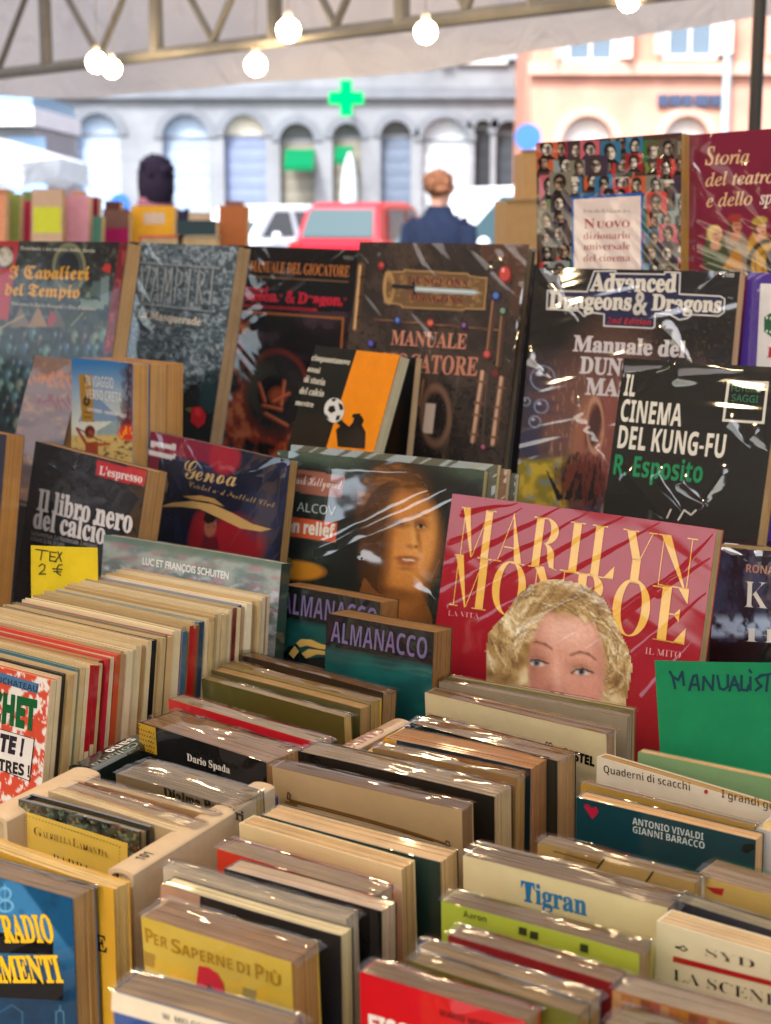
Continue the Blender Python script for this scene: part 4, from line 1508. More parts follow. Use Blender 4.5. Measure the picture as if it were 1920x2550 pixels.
def p_players(p):
    p.noise(60, 60, '#7c1a3c', .4, .7, 61, 2, .35)
    def fig(x, y, s, dress, hairc, sk='#d6a98a', hat=None):
        p.ell(x + 4 * s, y + 62 * s, 34 * s, 52 * s, dress, -12, .15)
        p.poly([(x - 26 * s, y + 130 * s), (x - 18 * s, y + 40 * s), (x + 16 * s, y + 36 * s), (x + 40 * s, y + 130 * s)], dress)
        p.ell(x, y, 19 * s, 22 * s, hairc, 0, .12).ell(x + 5 * s, y + 4 * s, 12 * s, 16 * s, sk, 0, .15).ell(x + 2 * s, y + 30 * s, 14 * s, 12 * s, sk, 0, .2)
        p.line([(x + 1 * s, y + 1 * s), (x + 4 * s, y + 1 * s)], 2, '#3a2a22').line([(x + 9 * s, y + 1 * s), (x + 12 * s, y + 1 * s)], 2, '#3a2a22').line([(x + 4 * s, y + 12 * s), (x + 10 * s, y + 12 * s)], 2, '#9a3a34')
        p.noise(10, 14, '#2a1c18', .58, .72, int(x), 2, .5, p.inside([(x - 24 * s, y + 130 * s), (x - 16 * s, y + 42 * s), (x + 14 * s, y + 40 * s), (x + 38 * s, y + 130 * s)]))
        if hat:
            p.ell(x, y - 16 * s, 20 * s, 11 * s, hat, -10, .15)
    p.poly([(1757, 672), (1757, 575), (1770, 560), (1800, 590), (1800, 672)], '#8a8f5a')
    fig(1830, 560, 1.0, '#9a8a78', '#6a3a2a', '#c89070', '#a8433c')
    fig(1780, 582, 1.0, '#4c5a3a', '#e0c484')
    p.poly([(1800, 668), (1830, 620), (1850, 640), (1848, 672)], '#c08a3a')
    fig(1892, 566, 1.0, '#c79a3c', '#7a4a2c', '#d8a88a', '#b89a44')
    fig(1938, 600, 1.0, '#2d3346', '#e6d7bc')
    p.ring(1925, 660, 60, 62, 8, '#1c2030')


def p_storm(p):
    p.noise(40, 40, '#8a6a58', .35, .65, 71, 4).noise(16, 12, '#b38a5e', .55, .75, 72, 4, .7).noise(70, 30, '#54443e', .5, .75, 73, 3, .8, np.clip((p.Y - 1000) / 80, 0, 1))
    rr = random.Random(5)
    for y0, c in ((945, '#c07a2c'), (1000, '#8c3428')):
        x = 70 if y0 < 960 else 96
        while x < 330:
            pts = [(x + rr.uniform(-3, 3), y0 + rr.uniform(-20, 8)) for _ in range(3)] + [(x + rr.uniform(6, 18), y0 + rr.uniform(-4, 26))]
            p.line(pts, 5, c, .85)
            x += rr.uniform(9, 17)
    p.poly([(60, 864), (93, 868), (30, 1090), (-10, 1090)], '#1f4a34')


def p_crete(p):
    p.grad(905, 1060, '#d8d8c8')
    p.poly([(195, 1050), (215, 1000), (245, 990), (275, 1020), (310, 1050)], '#6f8fb0', .8).poly([(240, 1075), (290, 1045), (345, 1040), (345, 1085), (240, 1090)], '#93a7a8', .9)
    n = vnoise(p.X / 9, p.Y / 16, 81, 4)
    sm = np.clip(1 - np.abs(p.X - 322 - (p.Y - 900) * -.02) / 24 + (n - .5) * 1.7, 0, 1) * (p.Y < 1085)
    p.mix(sm, '#3b2636').mix(sm * np.clip((n - .55) * 6, 0, 1), '#8d7a84').mix(np.clip((p.Y - 1010) / 40, 0, 1) * sm, '#7c1a2a')
    p.mix(np.clip((p.Y - 1080) / 8, 0, 1), '#d8bd7a')
    p.ell(322, 1078, 27, 20, '#d8401c', 0, .5).noise(5, 12, '#ffb43c', .5, .65, 82, 2, .9, np.hypot((p.X - 322) / 26, (p.Y - 1078) / 18) < 1)
    p.noise(9, 5, '#5c4a2c', .62, .72, 83, 2, .8, np.clip((p.Y - 1085) / 10, 0, 1))
    p.poly([(196, 933), (228, 934), (234, 1052), (204, 1050)], '#b08a35')
    p.line([(212, 942), (214, 956)], 5, '#3a2a14').ring(216, 1000, 6, 8, 4, '#3a2a14')
    for y in (1027, 1039):
        p.line([(210, y), (226, y + 1)], 3, '#4a3616', .8)
    p.ell(224, 1076, 13, 16, '#7a2418').ell(226, 1082, 7, 10, '#a85c3c').poly([(205, 1180), (214, 1102), (244, 1100), (246, 1185)], '#a8502c').line([(214, 1104), (192, 1068)], 7, '#a8502c').line([(240, 1108), (272, 1106)], 7, '#b8603a').line([(192, 1066), (245, 1096)], 3, '#4a2a1c')


def p_black_ball(p):
    p.noise(80, 60, '#2c2a2b', .4, .7, 91, 3)
    p.ell(215, 1215, 120, 95, '#3f3d40', 20, .25, .8).noise(40, 24, '#5d5b60', .5, .7, 92, 3, .6, np.hypot((p.X - 215) / 120, (p.Y - 1215) / 95) < 1)
    p.poly([(240, 1146), (368, 1172), (358, 1212), (237, 1184)], '#c23a40')
    p.mix(np.clip((p.Y - 1395) / 60, 0, 1) * .5, '#4a4a4c')


def p_genoa(p):
    p.noise(60, 90, '#31375a', .4, .7, 101, 3, .7)
    p.poly([(375, 1072), (590, 1118), (560, 1160), (375, 1125)], '#8a2440').poly([(375, 1120), (398, 1124), (394, 1180), (368, 1172)], '#7c2038').ell(560, 1140, 40, 42, '#a8283c', 0, .3).ell(590, 1350, 70, 70, '#96222f', 20, .3).ell(490, 1330, 20, 60, '#96222f', 10, .4).ell(650, 1280, 50, 60, '#40465e', 0, .6, .7)
    p.poly([(376, 1098), (440, 1108), (437, 1122), (374, 1111)], '#cfc8c4').poly([(372, 1121), (438, 1133), (436, 1145), (371, 1133)], '#cfc8c4')
    p.ell(524, 1312, 15, 26, '#9c6850', 10, .2).ell(522, 1292, 15, 12, '#201612').poly([(505, 1345), (540, 1335), (552, 1400), (488, 1400)], '#6a1c2a').line([(518, 1310), (534, 1312)], 2.5, '#2a1a14')
    p.ell(405, 1205, 12, 26, '#a8905c', 0, .3).ell(398, 1238, 14, 12, '#4c4a6a', 0, .3).line([(396, 1240), (404, 1222)], 4, '#b8343c')


def p_star(p):
    p.noise(70, 50, '#3b453c', .35, .65, 111, 3).noise(20, 16, '#20231f', .5, .7, 112, 3, .6)
    p.mix(np.clip((1160 - p.Y + (p.X - 690) * .1) / 30, 0, 1) * .8, '#5a6a58')
    p.ell(985, 1330, 150, 230, '#26261f', 12, .5)
    p.poly([(905, 1440), (1040, 1450), (1075, 1530), (1090, 1640), (850, 1640), (880, 1540)], '#84592a').ell(985, 1500, 60, 90, '#a87038', 0, 1.0, .8)
    p.ell(980, 1250, 86, 96, '#6e4a20', 20, .5).noise(30, 7, '#a06c30', .45, .7, 113, 3, .7, np.hypot((p.X - 980) / 90, (p.Y - 1250) / 98) < 1)
    p.ell(998, 1352, 84, 132, '#9c6630', 10, .12)
    p.ell(1018, 1370, 66, 112, '#c48642', 10, .9).ell(1034, 1355, 40, 80, '#d59a54', 10, 1.2, .9).ell(1000, 1268, 56, 36, '#c88c48', 14, 1.0, .8).ell(935, 1380, 30, 90, '#7c4f24', 6, 1.2, .7)
    p.ell(906, 1366, 12, 28, '#8c5a2a', 4, .5).ell(1004, 1450, 34, 22, '#c88a46', 8, 1.0, .7).ell(980, 1478, 56, 16, '#6e4520', 8, 1.0, .6)
    p.mix(np.clip((968 - p.X - (p.Y - 1350) * .12) / 34 + .5, 0, 1) * .8 * (np.hypot((p.X - 990) / 100, (p.Y - 1345) / 150) < 1), '#4a3018')
    p.ell(1046, 1306, 26, 15, '#7c4e26', 8, 1.0, .8).line([(1024, 1288), (1044, 1279), (1066, 1285)], 4, '#5c3a1a', .6)
    p.ell(1047, 1312, 12, 4.5, '#cfae80', 6, .5, .9).ell(1049, 1311, 5, 5, '#2c1c12', 0, .5).line([(1033, 1312), (1043, 1306), (1056, 1306), (1065, 1312)], 3, '#35200f', .8)
    p.ell(992, 1304, 22, 10, '#6a4422', 6, 1.0, .8).line([(976, 1305), (990, 1300), (1006, 1306)], 3, '#3c2614', .7)
    p.ell(1030, 1335, 7, 36, '#dba868', -6, 1.2, .7).ell(1043, 1342, 6, 30, '#8c5826', -8, 1.2, .6).ell(1024, 1360, 13, 6, '#9c642e', 6, 1.0, .7).ell(1032, 1353, 9, 7, '#dba462', 0, 1.2, .6).ell(1037, 1361, 4, 3, '#55341a', 0, .8, .8)
    p.ell(1014, 1391, 28, 7, '#8a4a2c', 3, .8, .9).ell(1014, 1401, 22, 8, '#a2603a', 4, .8, .9).ell(1018, 1394, 17, 3, '#e2cfb0', 4, .5).ell(1012, 1416, 20, 5, '#8e5a2a', 4, 1.2, .6)
    p.ell(1070, 1340, 14, 60, '#e0a864', 8, 1.2, .5)
    p.line([(1094, 1395), (1072, 1450)], 3, '#a8845a', .6)
    gr = vnoise(p.X / 3.1, p.Y / 3.1, 119, 2)[..., None]
    p.c *= .86 + .28 * gr
    p.poly([(722, 1165), (860, 1185), (850, 1240), (716, 1222)], '#a8705c', .85).ell(740, 1420, 70, 24, '#c48a2c', 4, .3).ell(712, 1405, 18, 18, '#8a7038')
    p.poly([(712, 1286), (842, 1302), (836, 1350), (706, 1332)], '#c8643c')


def p_alma(p):
    s = np.clip((p.Y - p.y0 - (p.X - p.x0) * .18) / 16, 0, 1)
    p.mix(s, '#14514e').noise(60, 40, '#1c6a62', .4, .7, 121, 3, .6, s)


def p_kubrick(p):
    p.noise(30, 60, '#4a5068', .4, .65, 131, 4).noise(20, 34, '#6a6068', .55, .75, 132, 3, .7)
    w = np.clip((p.Y - 1525) / 20, 0, 1) * np.clip((1592 - p.Y) / 12, 0, 1)
    p.noise(16, 22, '#aebac8', .35, .55, 133, 3, 1.0, w)
    p.mix(np.clip((p.Y - 1594) / 10, 0, 1), '#0a0a0c')


def p_cloudart(p):
    p.noise(40, 20, '#a3aca4', .35, .65, 141, 3).noise(16, 9, '#c6ccd2', .52, .68, 142, 4, .9, np.clip((p.Y - 1385 - (p.X - 259) * .15) / 30, 0, 1)).noise(30, 10, '#a8838a', .5, .7, 143, 3, .7)
    s = (p.X - 259) * .163
    p.mix(np.clip((1352 + s - p.Y) / 10, 0, 1) * .9, '#6d8074')


def p_jagged(p):
    n = vnoise(p.X / 11 + p.Y / 30, p.Y / 22 - p.X / 40, 151, 3)
    p.mix(np.clip((n - .5) * 40, 0, 1), '#dcd3c6')


def p_garden(p):
    p.noise(18, 14, '#3f4a3c', .4, .65, 161, 4).noise(10, 10, '#6c7a62', .6, .72, 162, 3, .8).noise(12, 12, '#7c3a34', .66, .76, 163, 3, .8).noise(8, 8, '#9a9460', .7, .8, 164, 2, .7)


def p_radio(p):
    d = (p.X * .55 + (2550 - p.Y) * .2)
    p.mix(np.clip((p.Y - 2180 - p.X * 1.35 + 60) / 14, 0, 1) * .55 * np.clip((2480 - p.Y) / 200, 0, 1), '#5d9ac0')
    p.mix(np.clip((p.Y - 2330) / 160, 0, 1) * .75, '#10384e').noise(40, 40, '#0c2430', .5, .75, 171, 3, .4)
    p.ring(12, 2225, 15, 15, 4, '#7fb4cc', .7).ring(14, 2255, 18, 14, 4, '#7fb4cc', .7).line([(12, 2200), (14, 2270)], 4, '#7fb4cc', .6)
    p.line([(140, 2550), (140, 2520), (150, 2515), (150, 2505)], 2.5, '#6a98ac', .7).line([(160, 2550), (158, 2520), (150, 2515)], 2.5, '#6a98ac', .7).line([(0, 2520), (30, 2502), (56, 2520), (56, 2550)], 2.5, '#5a8498', .6)


def p_knowmore(p):
    p.noise(50, 16, '#d4a82e', .4, .7, 181, 3, .8, np.clip((p.Y - 2370 - (p.X - 350) * .22) / 30, 0, 1)).noise(6, 60, '#a87c2a', .6, .72, 182, 2, .5, np.clip((p.Y - 2440 - (p.X - 350) * .22) / 40, 0, 1))
    p.poly([(350, 2365), (387, 2377), (385, 2410), (347, 2400)], '#8a6428', .6).poly([(605, 2455), (640, 2466), (636, 2500), (602, 2492)], '#8a7c50', .8)


# ---------------------------------------------------------------- the books on display
FB, FM, FL = 1.165, 1.075, 0.975       # heights of the rack's three ledges
DIS = dict(ledge=True)
book('battle_book', 'dark fantasy gamebook with gold blackletter title and rows of helmeted soldiers on its cover', (-15, 600), (317, 603), .020, '#1c2322', floor=FB, spine='#7a2028', page='#b8966a',
     d=2.05, psi=48, Rp=(281, 867), paint=p_knights, mat=M_GLOSS, wrap=False, px=3.4, items=[
         ('t', 'Dominate i sei segreti della Zuria', 50, 622, 236, 629, 9, '#d8d2c4', 'fr'), ('t', 'I Cavalieri', 21, 693, 222, 698, 32, '#d9a536', 'fr', .012), ('t', 'del Tempio', 12, 735, 198, 743, 30, '#d9a536', 'fr', .012),
         ('t', 'Avventura di Guido Grimaldi e Elio Salvatore', 28, 760, 240, 774, 9, '#c9c4ba', 'fr')], **DIS)
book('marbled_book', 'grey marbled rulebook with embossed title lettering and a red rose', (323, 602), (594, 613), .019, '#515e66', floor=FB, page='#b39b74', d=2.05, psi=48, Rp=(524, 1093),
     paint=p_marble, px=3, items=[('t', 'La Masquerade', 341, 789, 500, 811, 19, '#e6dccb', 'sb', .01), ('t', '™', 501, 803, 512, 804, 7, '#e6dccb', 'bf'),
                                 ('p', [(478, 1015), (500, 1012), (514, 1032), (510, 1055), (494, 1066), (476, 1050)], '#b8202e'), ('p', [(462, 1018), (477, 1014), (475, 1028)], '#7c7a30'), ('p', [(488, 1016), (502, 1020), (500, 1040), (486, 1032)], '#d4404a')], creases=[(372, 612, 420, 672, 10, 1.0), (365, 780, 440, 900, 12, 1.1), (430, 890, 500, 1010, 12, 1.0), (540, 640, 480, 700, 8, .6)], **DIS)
book('fire_book', 'black rulebook with orange serif title and a fiery armoured picture in an orange frame', (570, 610), (893, 623), .018, '#171416', floor=FB, d=2.1, psi=45, Lp=(516, 1105), paint=p_fire, px=3,
     items=[('t', 'MANUALE DEL GIOCATORE', 622, 675, 869, 690, 26, '#d08a4e', 'sb'), ('l', [(620, 688), (868, 702)], 2, '#8a6a48'), ('t', 'Advanced', 590, 724, 668, 729, 15, '#c8304a', 'sb', .02),
            ('t', 'Dungeons & Dragons', 572, 744, 862, 762, 25, '#c8304a', 'sb', .025), ('p', [(600, 757), (790, 768), (790, 776), (600, 764)], '#b02a44'), ('t', 'Versione Italiana', 612, 762, 780, 773, 6, '#3a1018', 'ss'), ('t', '5001', 856, 645, 878, 647, 8, '#b8b0a4', 'ss')], creases=[(592, 802, 894, 632, 13, 1.2), (610, 775, 890, 600, 9, 1.0), (632, 804, 760, 712, 8, .9), (640, 690, 700, 660, 12, 1.0), (660, 612, 672, 640, 6, .6)], **DIS)
book('leather_tome', 'dark leather look rulebook with coloured gems, brass fittings and a sword plaque', (896, 602), (1316, 609), .022, '#3a322e', floor=FB, page='#8c7a62', d=1.86, psi=29, Rp=(1254, 1141), paint=p_tome, hard=True, px=3, mat=M_WRAP2,
     items=[('t', 'DUNGEONS', 1015, 706, 1163, 714, 18, '#7c2c36', 'sb'), ('t', 'DRAGONS', 1022, 748, 1150, 757, 18, '#7c2c36', 'sb'),
            ('l', [(978, 712), (1030, 716)], 9, '#2c2630'), ('l', [(1030, 703), (1034, 732)], 7, '#33343c'), ('p', [(1034, 713), (1180, 721), (1198, 729), (1180, 735), (1034, 726)], '#a9b4b4'), ('l', [(1036, 719), (1185, 728)], 2, '#e6ecea'),
            ('t', 'MANUALE', 973, 858, 1161, 869, 36, '#c98e76', 'sb', .004), ('t', 'DEL', 975, 886, 995, 888, 10, '#a87464', 'sb'), ('t', 'GIOCATORE', 940, 922, 1188, 936, 44, '#c98e76', 'sb', .004),
            ('e', 950, 662, 9, 11, '#8a3030'), ('e', 951, 660, 5, 6, '#d06058'), ('e', 1259, 684, 18, 24, '#7c2c28'), ('e', 1258, 682, 13, 18, '#c8584e'), ('e', 1254, 673, 4, 6, '#f0b0a0'),
            ('e', 1237, 738, 11, 13, '#2a3c6c'), ('e', 1236, 736, 7, 8, '#6484c0'), ('e', 1254, 775, 10, 12, '#3a4a40'), ('e', 1253, 774, 6, 7, '#8aa48e'), ('e', 992, 799, 9, 10, '#2c3e74'), ('e', 991, 797, 5, 6, '#6c8ac4'),
            ('e', 1073, 805, 11, 12, '#7c2f28'), ('e', 1073, 804, 7, 7, '#d4785e'), ('e', 1158, 812, 9, 11, '#3c2444'), ('e', 1157, 810, 5, 6, '#9068a0'), ('e', 926, 857, 10, 11, '#2a2858'), ('e', 925, 855, 6, 7, '#6c68b0'),
            ('e', 1215, 884, 11, 12, '#8a3838'), ('e', 1214, 882, 7, 8, '#d06a60'), ('e', 1235, 930, 8, 9, '#803a34'), ('e', 1206, 1114, 9, 10, '#5c2c3c'), ('e', 1205, 1113, 5, 6, '#b47888')], creases=[(1030, 612, 1060, 680, 10, .6), (1240, 640, 1180, 700, 9, .5), (1060, 830, 1080, 920, 10, .6), (1300, 720, 1270, 900, 7, .6), (940, 640, 900, 700, 8, .5)], **DIS)
LOGO = [(1462, 727), (1480, 676), (1534, 675), (1534, 682), (1655, 684), (1656, 678), (1694, 680), (1692, 733), (1794, 738), (1805, 745), (1803, 778), (1790, 787), (1724, 784), (1712, 793), (1692, 797), (1668, 783), (1632, 781), (1630, 815), (1624, 818), (1504, 812), (1505, 783), (1470, 778), (1455, 788), (1440, 774), (1362, 770), (1364, 724)]
book('dungeon_book', 'black game manual with blue outlined logo, bubbles and a horned beast', (1334, 667), (1843, 677), .022, '#16130f', floor=FB, d=1.70, psi=28, Lp=(1283, 1235), paint=p_dungeon, px=3.4, mat=M_WRAP2,
     items=[('p', LOGO, '#232a52'), ('l', LOGO + LOGO[:1], 3.5, '#cfcac2'), ('t', 'Advanced', 1469, 724, 1684, 727, 42, '#d9d2c2', 'sb', .02), ('t', 'Dungeons', 1366, 768, 1572, 772, 40, '#d9d2c2', 'sb', .02), ('t', '&', 1575, 783, 1612, 784, 56, '#c9c2b6', 'bf', .02), ('t', 'Dragons', 1622, 772, 1796, 778, 38, '#d9d2c2', 'sb', .02),
            ('t', '2nd Edition', 1512, 806, 1622, 811, 15, '#b8302e', 'ssi'), ('t', '2100', 1799, 690, 1828, 691, 10, '#d0ccc0', 'ssb'), ('t', '™', 1811, 748, 1824, 749, 8, '#b0aca4', 'bf'),
            ('t', 'Manuale del', 1427, 874, 1706, 890, 38, '#cfc6c2', 'sb', .015), ('t', 'DUNGEON', 1443, 929, 1690, 944, 40, '#cfc6c2', 'sb', .015), ('t', 'MASTER', 1458, 982, 1672, 995, 40, '#cfc6c2', 'sb', .015)], creases=[(1350, 680, 1440, 800, 10, 1.0), (1320, 890, 1370, 940, 12, 1.1), (1380, 700, 1410, 780, 8, .8), (1650, 820, 1720, 900, 12, 1.0), (1790, 680, 1700, 760, 8, .6), (1440, 1000, 1530, 1180, 12, .8)], **DIS)
book('faces_dictionary', 'thick film dictionary covered in small portraits round a blue bordered white title panel', (1336, 356), (1697, 330), .030, '#5a3a34', floor=1.30, d=1.80, psi=32, tau=2, paint=p_faces, px=2.6, bow=0, page='#c49a50',
     items=[('p', [(1423, 490), (1601, 478), (1602, 740), (1425, 742)], '#2f6ab0'), ('p', [(1429, 496), (1596, 487), (1597, 740), (1431, 742)], '#e6d6cc'), ('t', 'Fernaldo Di Giammatteo', 1454, 530, 1569, 529, 10, '#57504c', 'sb', -.012),
            ('t', 'N', 1455, 568, 1482, 567, 23, '#b03238', 'sb'), ('t', 'UOVO', 1486, 567, 1569, 565, 16, '#b03238', 'sb'), ('t', 'dizionario', 1454, 596, 1569, 594, 18, '#b03238', 'sb', -.008), ('t', 'universale', 1454, 622, 1569, 621, 18, '#b03238', 'sb', -.008), ('t', 'del cinema', 1454, 651, 1569, 650, 18, '#b03238', 'sb', -.008)], creases=[(1520, 600, 1690, 340, 12, .9), (1460, 480, 1680, 345, 9, .8), (1345, 440, 1420, 640, 13, 1.0), (1345, 360, 1420, 380, 8, .7), (1560, 520, 1694, 400, 9, .8), (1400, 560, 1440, 650, 7, .6), (1600, 500, 1694, 370, 8, .8)], **DIS)
book('theatre_history', 'crimson book with pale italic title and a group of costumed stage players', (1700, 338), (2060, 310), .034, '#8a1d44', floor=1.30, d=1.735, psi=32, tau=2, paint=p_players, bow=0, page='#c9a04c',
     items=[('t', 'S', 1756, 411, 1780, 410, 44, '#e8c49a', 'si', .006), ('t', 'toria', 1781, 410, 1866, 406, 33, '#e8c49a', 'si', .006), ('t', 'del', 1757, 465, 1812, 461, 32, '#e8c49a', 'si', .006), ('t', 'teatro', 1824, 461, 1930, 455, 32, '#eecfa8', 'si', .006), ('t', 'e dello', 1760, 516, 1874, 510, 32, '#e8c49a', 'si', .006), ('t', 'spettacolo', 1892, 509, 2040, 500, 32, '#f0e2d0', 'si', .01)], creases=[(1700, 380, 1920, 660, 14, 1.3), (1770, 350, 1960, 620, 18, 1.5), (1710, 560, 1760, 580, 12, 1.0), (1702, 610, 1740, 600, 7, .7), (1702, 650, 1760, 655, 10, .9), (1860, 420, 1920, 520, 10, .9), (1720, 420, 1760, 500, 8, .9)], **DIS)
book('purple_book', 'purple edged film book with white panel and green film strip', (1864, 678), (2260, 690), .02, '#5a3c96', floor=FB, d=1.63, psi=28, tau=8,
     items=[('p', [(1894, 706), (2220, 716), (2200, 1000), (1880, 990)], '#ded8d0'), ('p', [(1903, 790), (1925, 776), (1990, 800), (1985, 850), (1925, 842), (1903, 826)], '#2c6a44')] +
     [('e', 1910 + i * 10, 794 + i * 2 - 3, 3, 4, '#c8d6c0') for i in range(5)] + [('e', 1910 + i * 10, 828 + i * 2 - 3, 3, 4, '#c8d6c0') for i in range(5)] + [('t', 'IL', 1909, 890, 1960, 893, 26, '#b82838', 'sb')], **DIS)
book('green_spine_book', 'brownish fantasy hardback with green spine strip beside the boxed paperbacks', (84, 884), (206, 897), .022, '#8a7264', floor=FB, d=1.89, psi=46, tau=18, paint=p_storm, spine='#1f4a34', page='#c29a62', hard=True, page_mat=M_PAGEW, mat=M_GLOSS, **DIS)
_S = solve((178, 890), (331, 906), d=1.75, psi=50, tau=3)
book('crete_paperback', 'paperback with blue sky, burning ship and red helmeted warrior, first of three wrapped volumes', None, None, .0195, '#3f84b8', floor=FB, S=_S, paint=p_crete, px=2.2, bow=0, page='#c89e62', wrap=True, page_mat=M_PAGEW,
     items=[('t', 'IN VIAGGIO', 213, 961, 283, 969, 27, '#e6e0d6', 'ssb', -.015), ('t', 'VERSO CRETA', 215, 993, 304, 1004, 25, '#e6e0d6', 'ssb', -.015), ('t', 'VITTORIO - ANDREA TOSO', 219, 1024, 316, 1040, 8, '#e8e4e0', 'ssb')], group='three volumes wrapped together', **DIS)
for _i in (1, 2):
    _T = dict(_S)
    _T['P'] = _S['P'] - _S['n'] * (.0205 * _i + .0005)
    book('crete_paperback', ('plain page side of the middle volume of the three wrapped paperbacks', 'rear volume of the three wrapped paperbacks, next to the marbled rulebook')[_i - 1], None, None, .0195, '#b98a4c', floor=FB, S=_T, bow=0, page=('#c49a60', '#c0955c')[_i - 1], group='three volumes wrapped together', page_mat=M_PAGEW, ledge=True)
book('worn_hardback', 'grey fronted thick book with tan page edges at the end of the middle row', (-190, 1040), (16, 1083), .02, '#4a4854', floor=FM, d=1.66, psi=48, tau=8, page='#c49455', **DIS)
book('black_football_book', 'black book with bold white slab title and red publisher box', (89, 1098), (367, 1170), .022, '#141314', floor=FM, d=1.67, Rp=(343, 1336), paint=p_black_ball, page='#a8865c',
     items=[('t', "L'espresso", 246, 1180, 354, 1203, 21, '#e8ddd8', 'sb', .008), ('t', 'Il libro nero', 92, 1268, 328, 1327, 52, '#e0dad6', 'sb', .014), ('t', 'del calcio', 82, 1312, 260, 1355, 50, '#e0dad6', 'sb', .014),
            ('t', 'La Juventus, La Nazionale, I misteri', 80, 1331, 240, 1366, 11, '#b8b4b2', 'ss'), ('t', 'e Giraudo, Da Ros, De Santis', 78, 1345, 160, 1362, 11, '#b8b4b2', 'ss')], creases=[(150, 1130, 345, 1330, 13, 1.1), (120, 1150, 240, 1260, 10, .9), (210, 1140, 360, 1250, 12, 1.0), (100, 1230, 250, 1330, 9, .9), (90, 1290, 130, 1330, 9, .8), (280, 1150, 366, 1220, 9, .9), (60, 1390, 160, 1400, 18, .8)], **DIS)
book('club_book', 'navy and red football club book with gold script title and gold swoosh', (375, 1074), (723, 1148), .009, '#1c2038', floor=FM, d=1.63, Rp=(696, 1398), paint=p_genoa, page='#a88a5c', mat=M_WRAP2, 
     items=[('t', 'Genoa', 458, 1190, 588, 1213, 46, '#c9ad7a', 'sc', 0), ('t', 'Cricket and Football Club', 472, 1213, 684, 1266, 15, '#c9ad7a', 'sc', -.01),
            ('p', [(395, 1262), (430, 1252), (480, 1248), (530, 1256), (580, 1278), (630, 1305), (678, 1318), (650, 1324), (600, 1316), (550, 1292), (500, 1268), (450, 1262)], '#c4a46c'), ('p', [(455, 1236), (500, 1234), (535, 1242), (560, 1262), (520, 1250), (480, 1244)], '#b8965c')], creases=[(700, 1150, 640, 1230, 12, 1.2), (716, 1160, 690, 1300, 10, 1.1), (700, 1150, 600, 1180, 9, .9), (400, 1110, 480, 1300, 12, 1.0), (460, 1100, 560, 1260, 11, .9), (390, 1080, 430, 1250, 8, .8), (640, 1260, 560, 1390, 9, .8), (470, 1200, 520, 1330, 8, .8)], **DIS)
book('pin_up_magazine', 'large wrapped film magazine with an orange tinted portrait of a woman', (693, 1120), (1206, 1172), .008, '#2b2f2a', floor=FL, d=1.49, tau=10, paint=p_star, px=3.2, page='#c8b48c',
     items=[('t', 'NOIR DE', 736, 1187, 776, 1192, 9, '#3a3434', 'ssb'), ('t', 'Dark Hollywood', 728, 1203, 852, 1218, 22, '#e2cfc4', 'sc'), ('t', 'ALCOV', 740, 1272, 836, 1283, 22, '#b4bcb4', 'ss'), ('t', 'en relief', 712, 1322, 834, 1338, 30, '#d8d0c0', 'ssb', .02)], creases=[(690, 1410, 1260, 1160, 135, 6.4), (780, 1398, 1140, 1240, 14, .8), (760, 1350, 1060, 1220, 9, .6), (735, 1390, 1110, 1215, 9, .6), (830, 1425, 900, 1395, 26, 1.3), (900, 1398, 1095, 1500, 24, 1.5), (745, 1135, 1010, 1172, 14, 1.2), (700, 1128, 706, 1220, 9, .9), (1060, 1500, 1030, 1540, 9, 1.0)], film=(.35, 1.0, 2.2), **DIS)
_S = solve((693, 1120), (1206, 1172), d=1.49, tau=10)
for _i, (_dx, _c) in enumerate(((.008, '#6a6a58'), (.014, '#8a6a4c'), (.019, '#585c50'))):
    _T = dict(_S)
    _T['P'] = _S['P'] - _S['n'] * (.0085 + .0072 * _i) + _S['u'] * _dx + _S['w'] * (.006 - .003 * _i)
    book('wrapped_magazine', ('magazine directly behind the one with the orange portrait', 'second magazine behind the one with the orange portrait', 'rearmost magazine behind the orange portrait')[_i], None, None, .0068, _c, floor=FL, S=_T, page='#cbb78e', group='magazines stacked behind the orange portrait', ledge=False)
book('football_years_book', 'black and orange football history book with a ball and a silhouetted player', (786, 860), (997, 884), .014, '#26271f', floor=FB - .06, d=1.74, tau=20, page='#b4a890', wrap=False, mat=M_GLOSS, bow=0,
     items=[('p', [(889, 872), (997, 884), (930, 1130), (812, 1118)], '#e59413'), ('t', 'cinquantanove', 776, 897, 871, 909, 15, '#dcd6c4', 'sb', .004), ('t', 'anni', 766, 924, 796, 930, 14, '#dcd6c4', 'sb', .004), ('t', 'di storia', 757, 951, 809, 960, 17, '#dcd6c4', 'sb', .004), ('t', 'del calcio', 746, 980, 806, 988, 17, '#dcd6c4', 'sb', .004), ('t', 'mestre', 736, 1008, 781, 1015, 14, '#dcd6c4', 'sb', .004),
            ('p', [(842, 1112), (838, 1070), (850, 1060), (868, 1066), (880, 1052), (884, 1038), (902, 1036), (908, 1048), (902, 1058), (912, 1076), (910, 1118)], '#1d1c17'), ('l', [(866, 1068), (846, 1050), (838, 1034)], 9, '#1d1c17'), ('l', [(880, 1036), (898, 1034)], 6, '#1d1c17'),
            ('e', 834, 1022, 25, 31, '#d6d4cc'), ('p', [(822, 1012), (834, 1010), (838, 1024), (826, 1030), (818, 1022)], '#22221f'), ('p', [(844, 1002), (854, 1008), (858, 1020), (848, 1022)], '#22221f'), ('p', [(828, 994), (840, 993), (836, 1000), (829, 1000)], '#22221f'), ('p', [(840, 1036), (850, 1034), (846, 1046), (838, 1048)], '#22221f'), ('p', [(811, 1030), (818, 1036), (822, 1046), (814, 1040)], '#22221f')], **DIS)
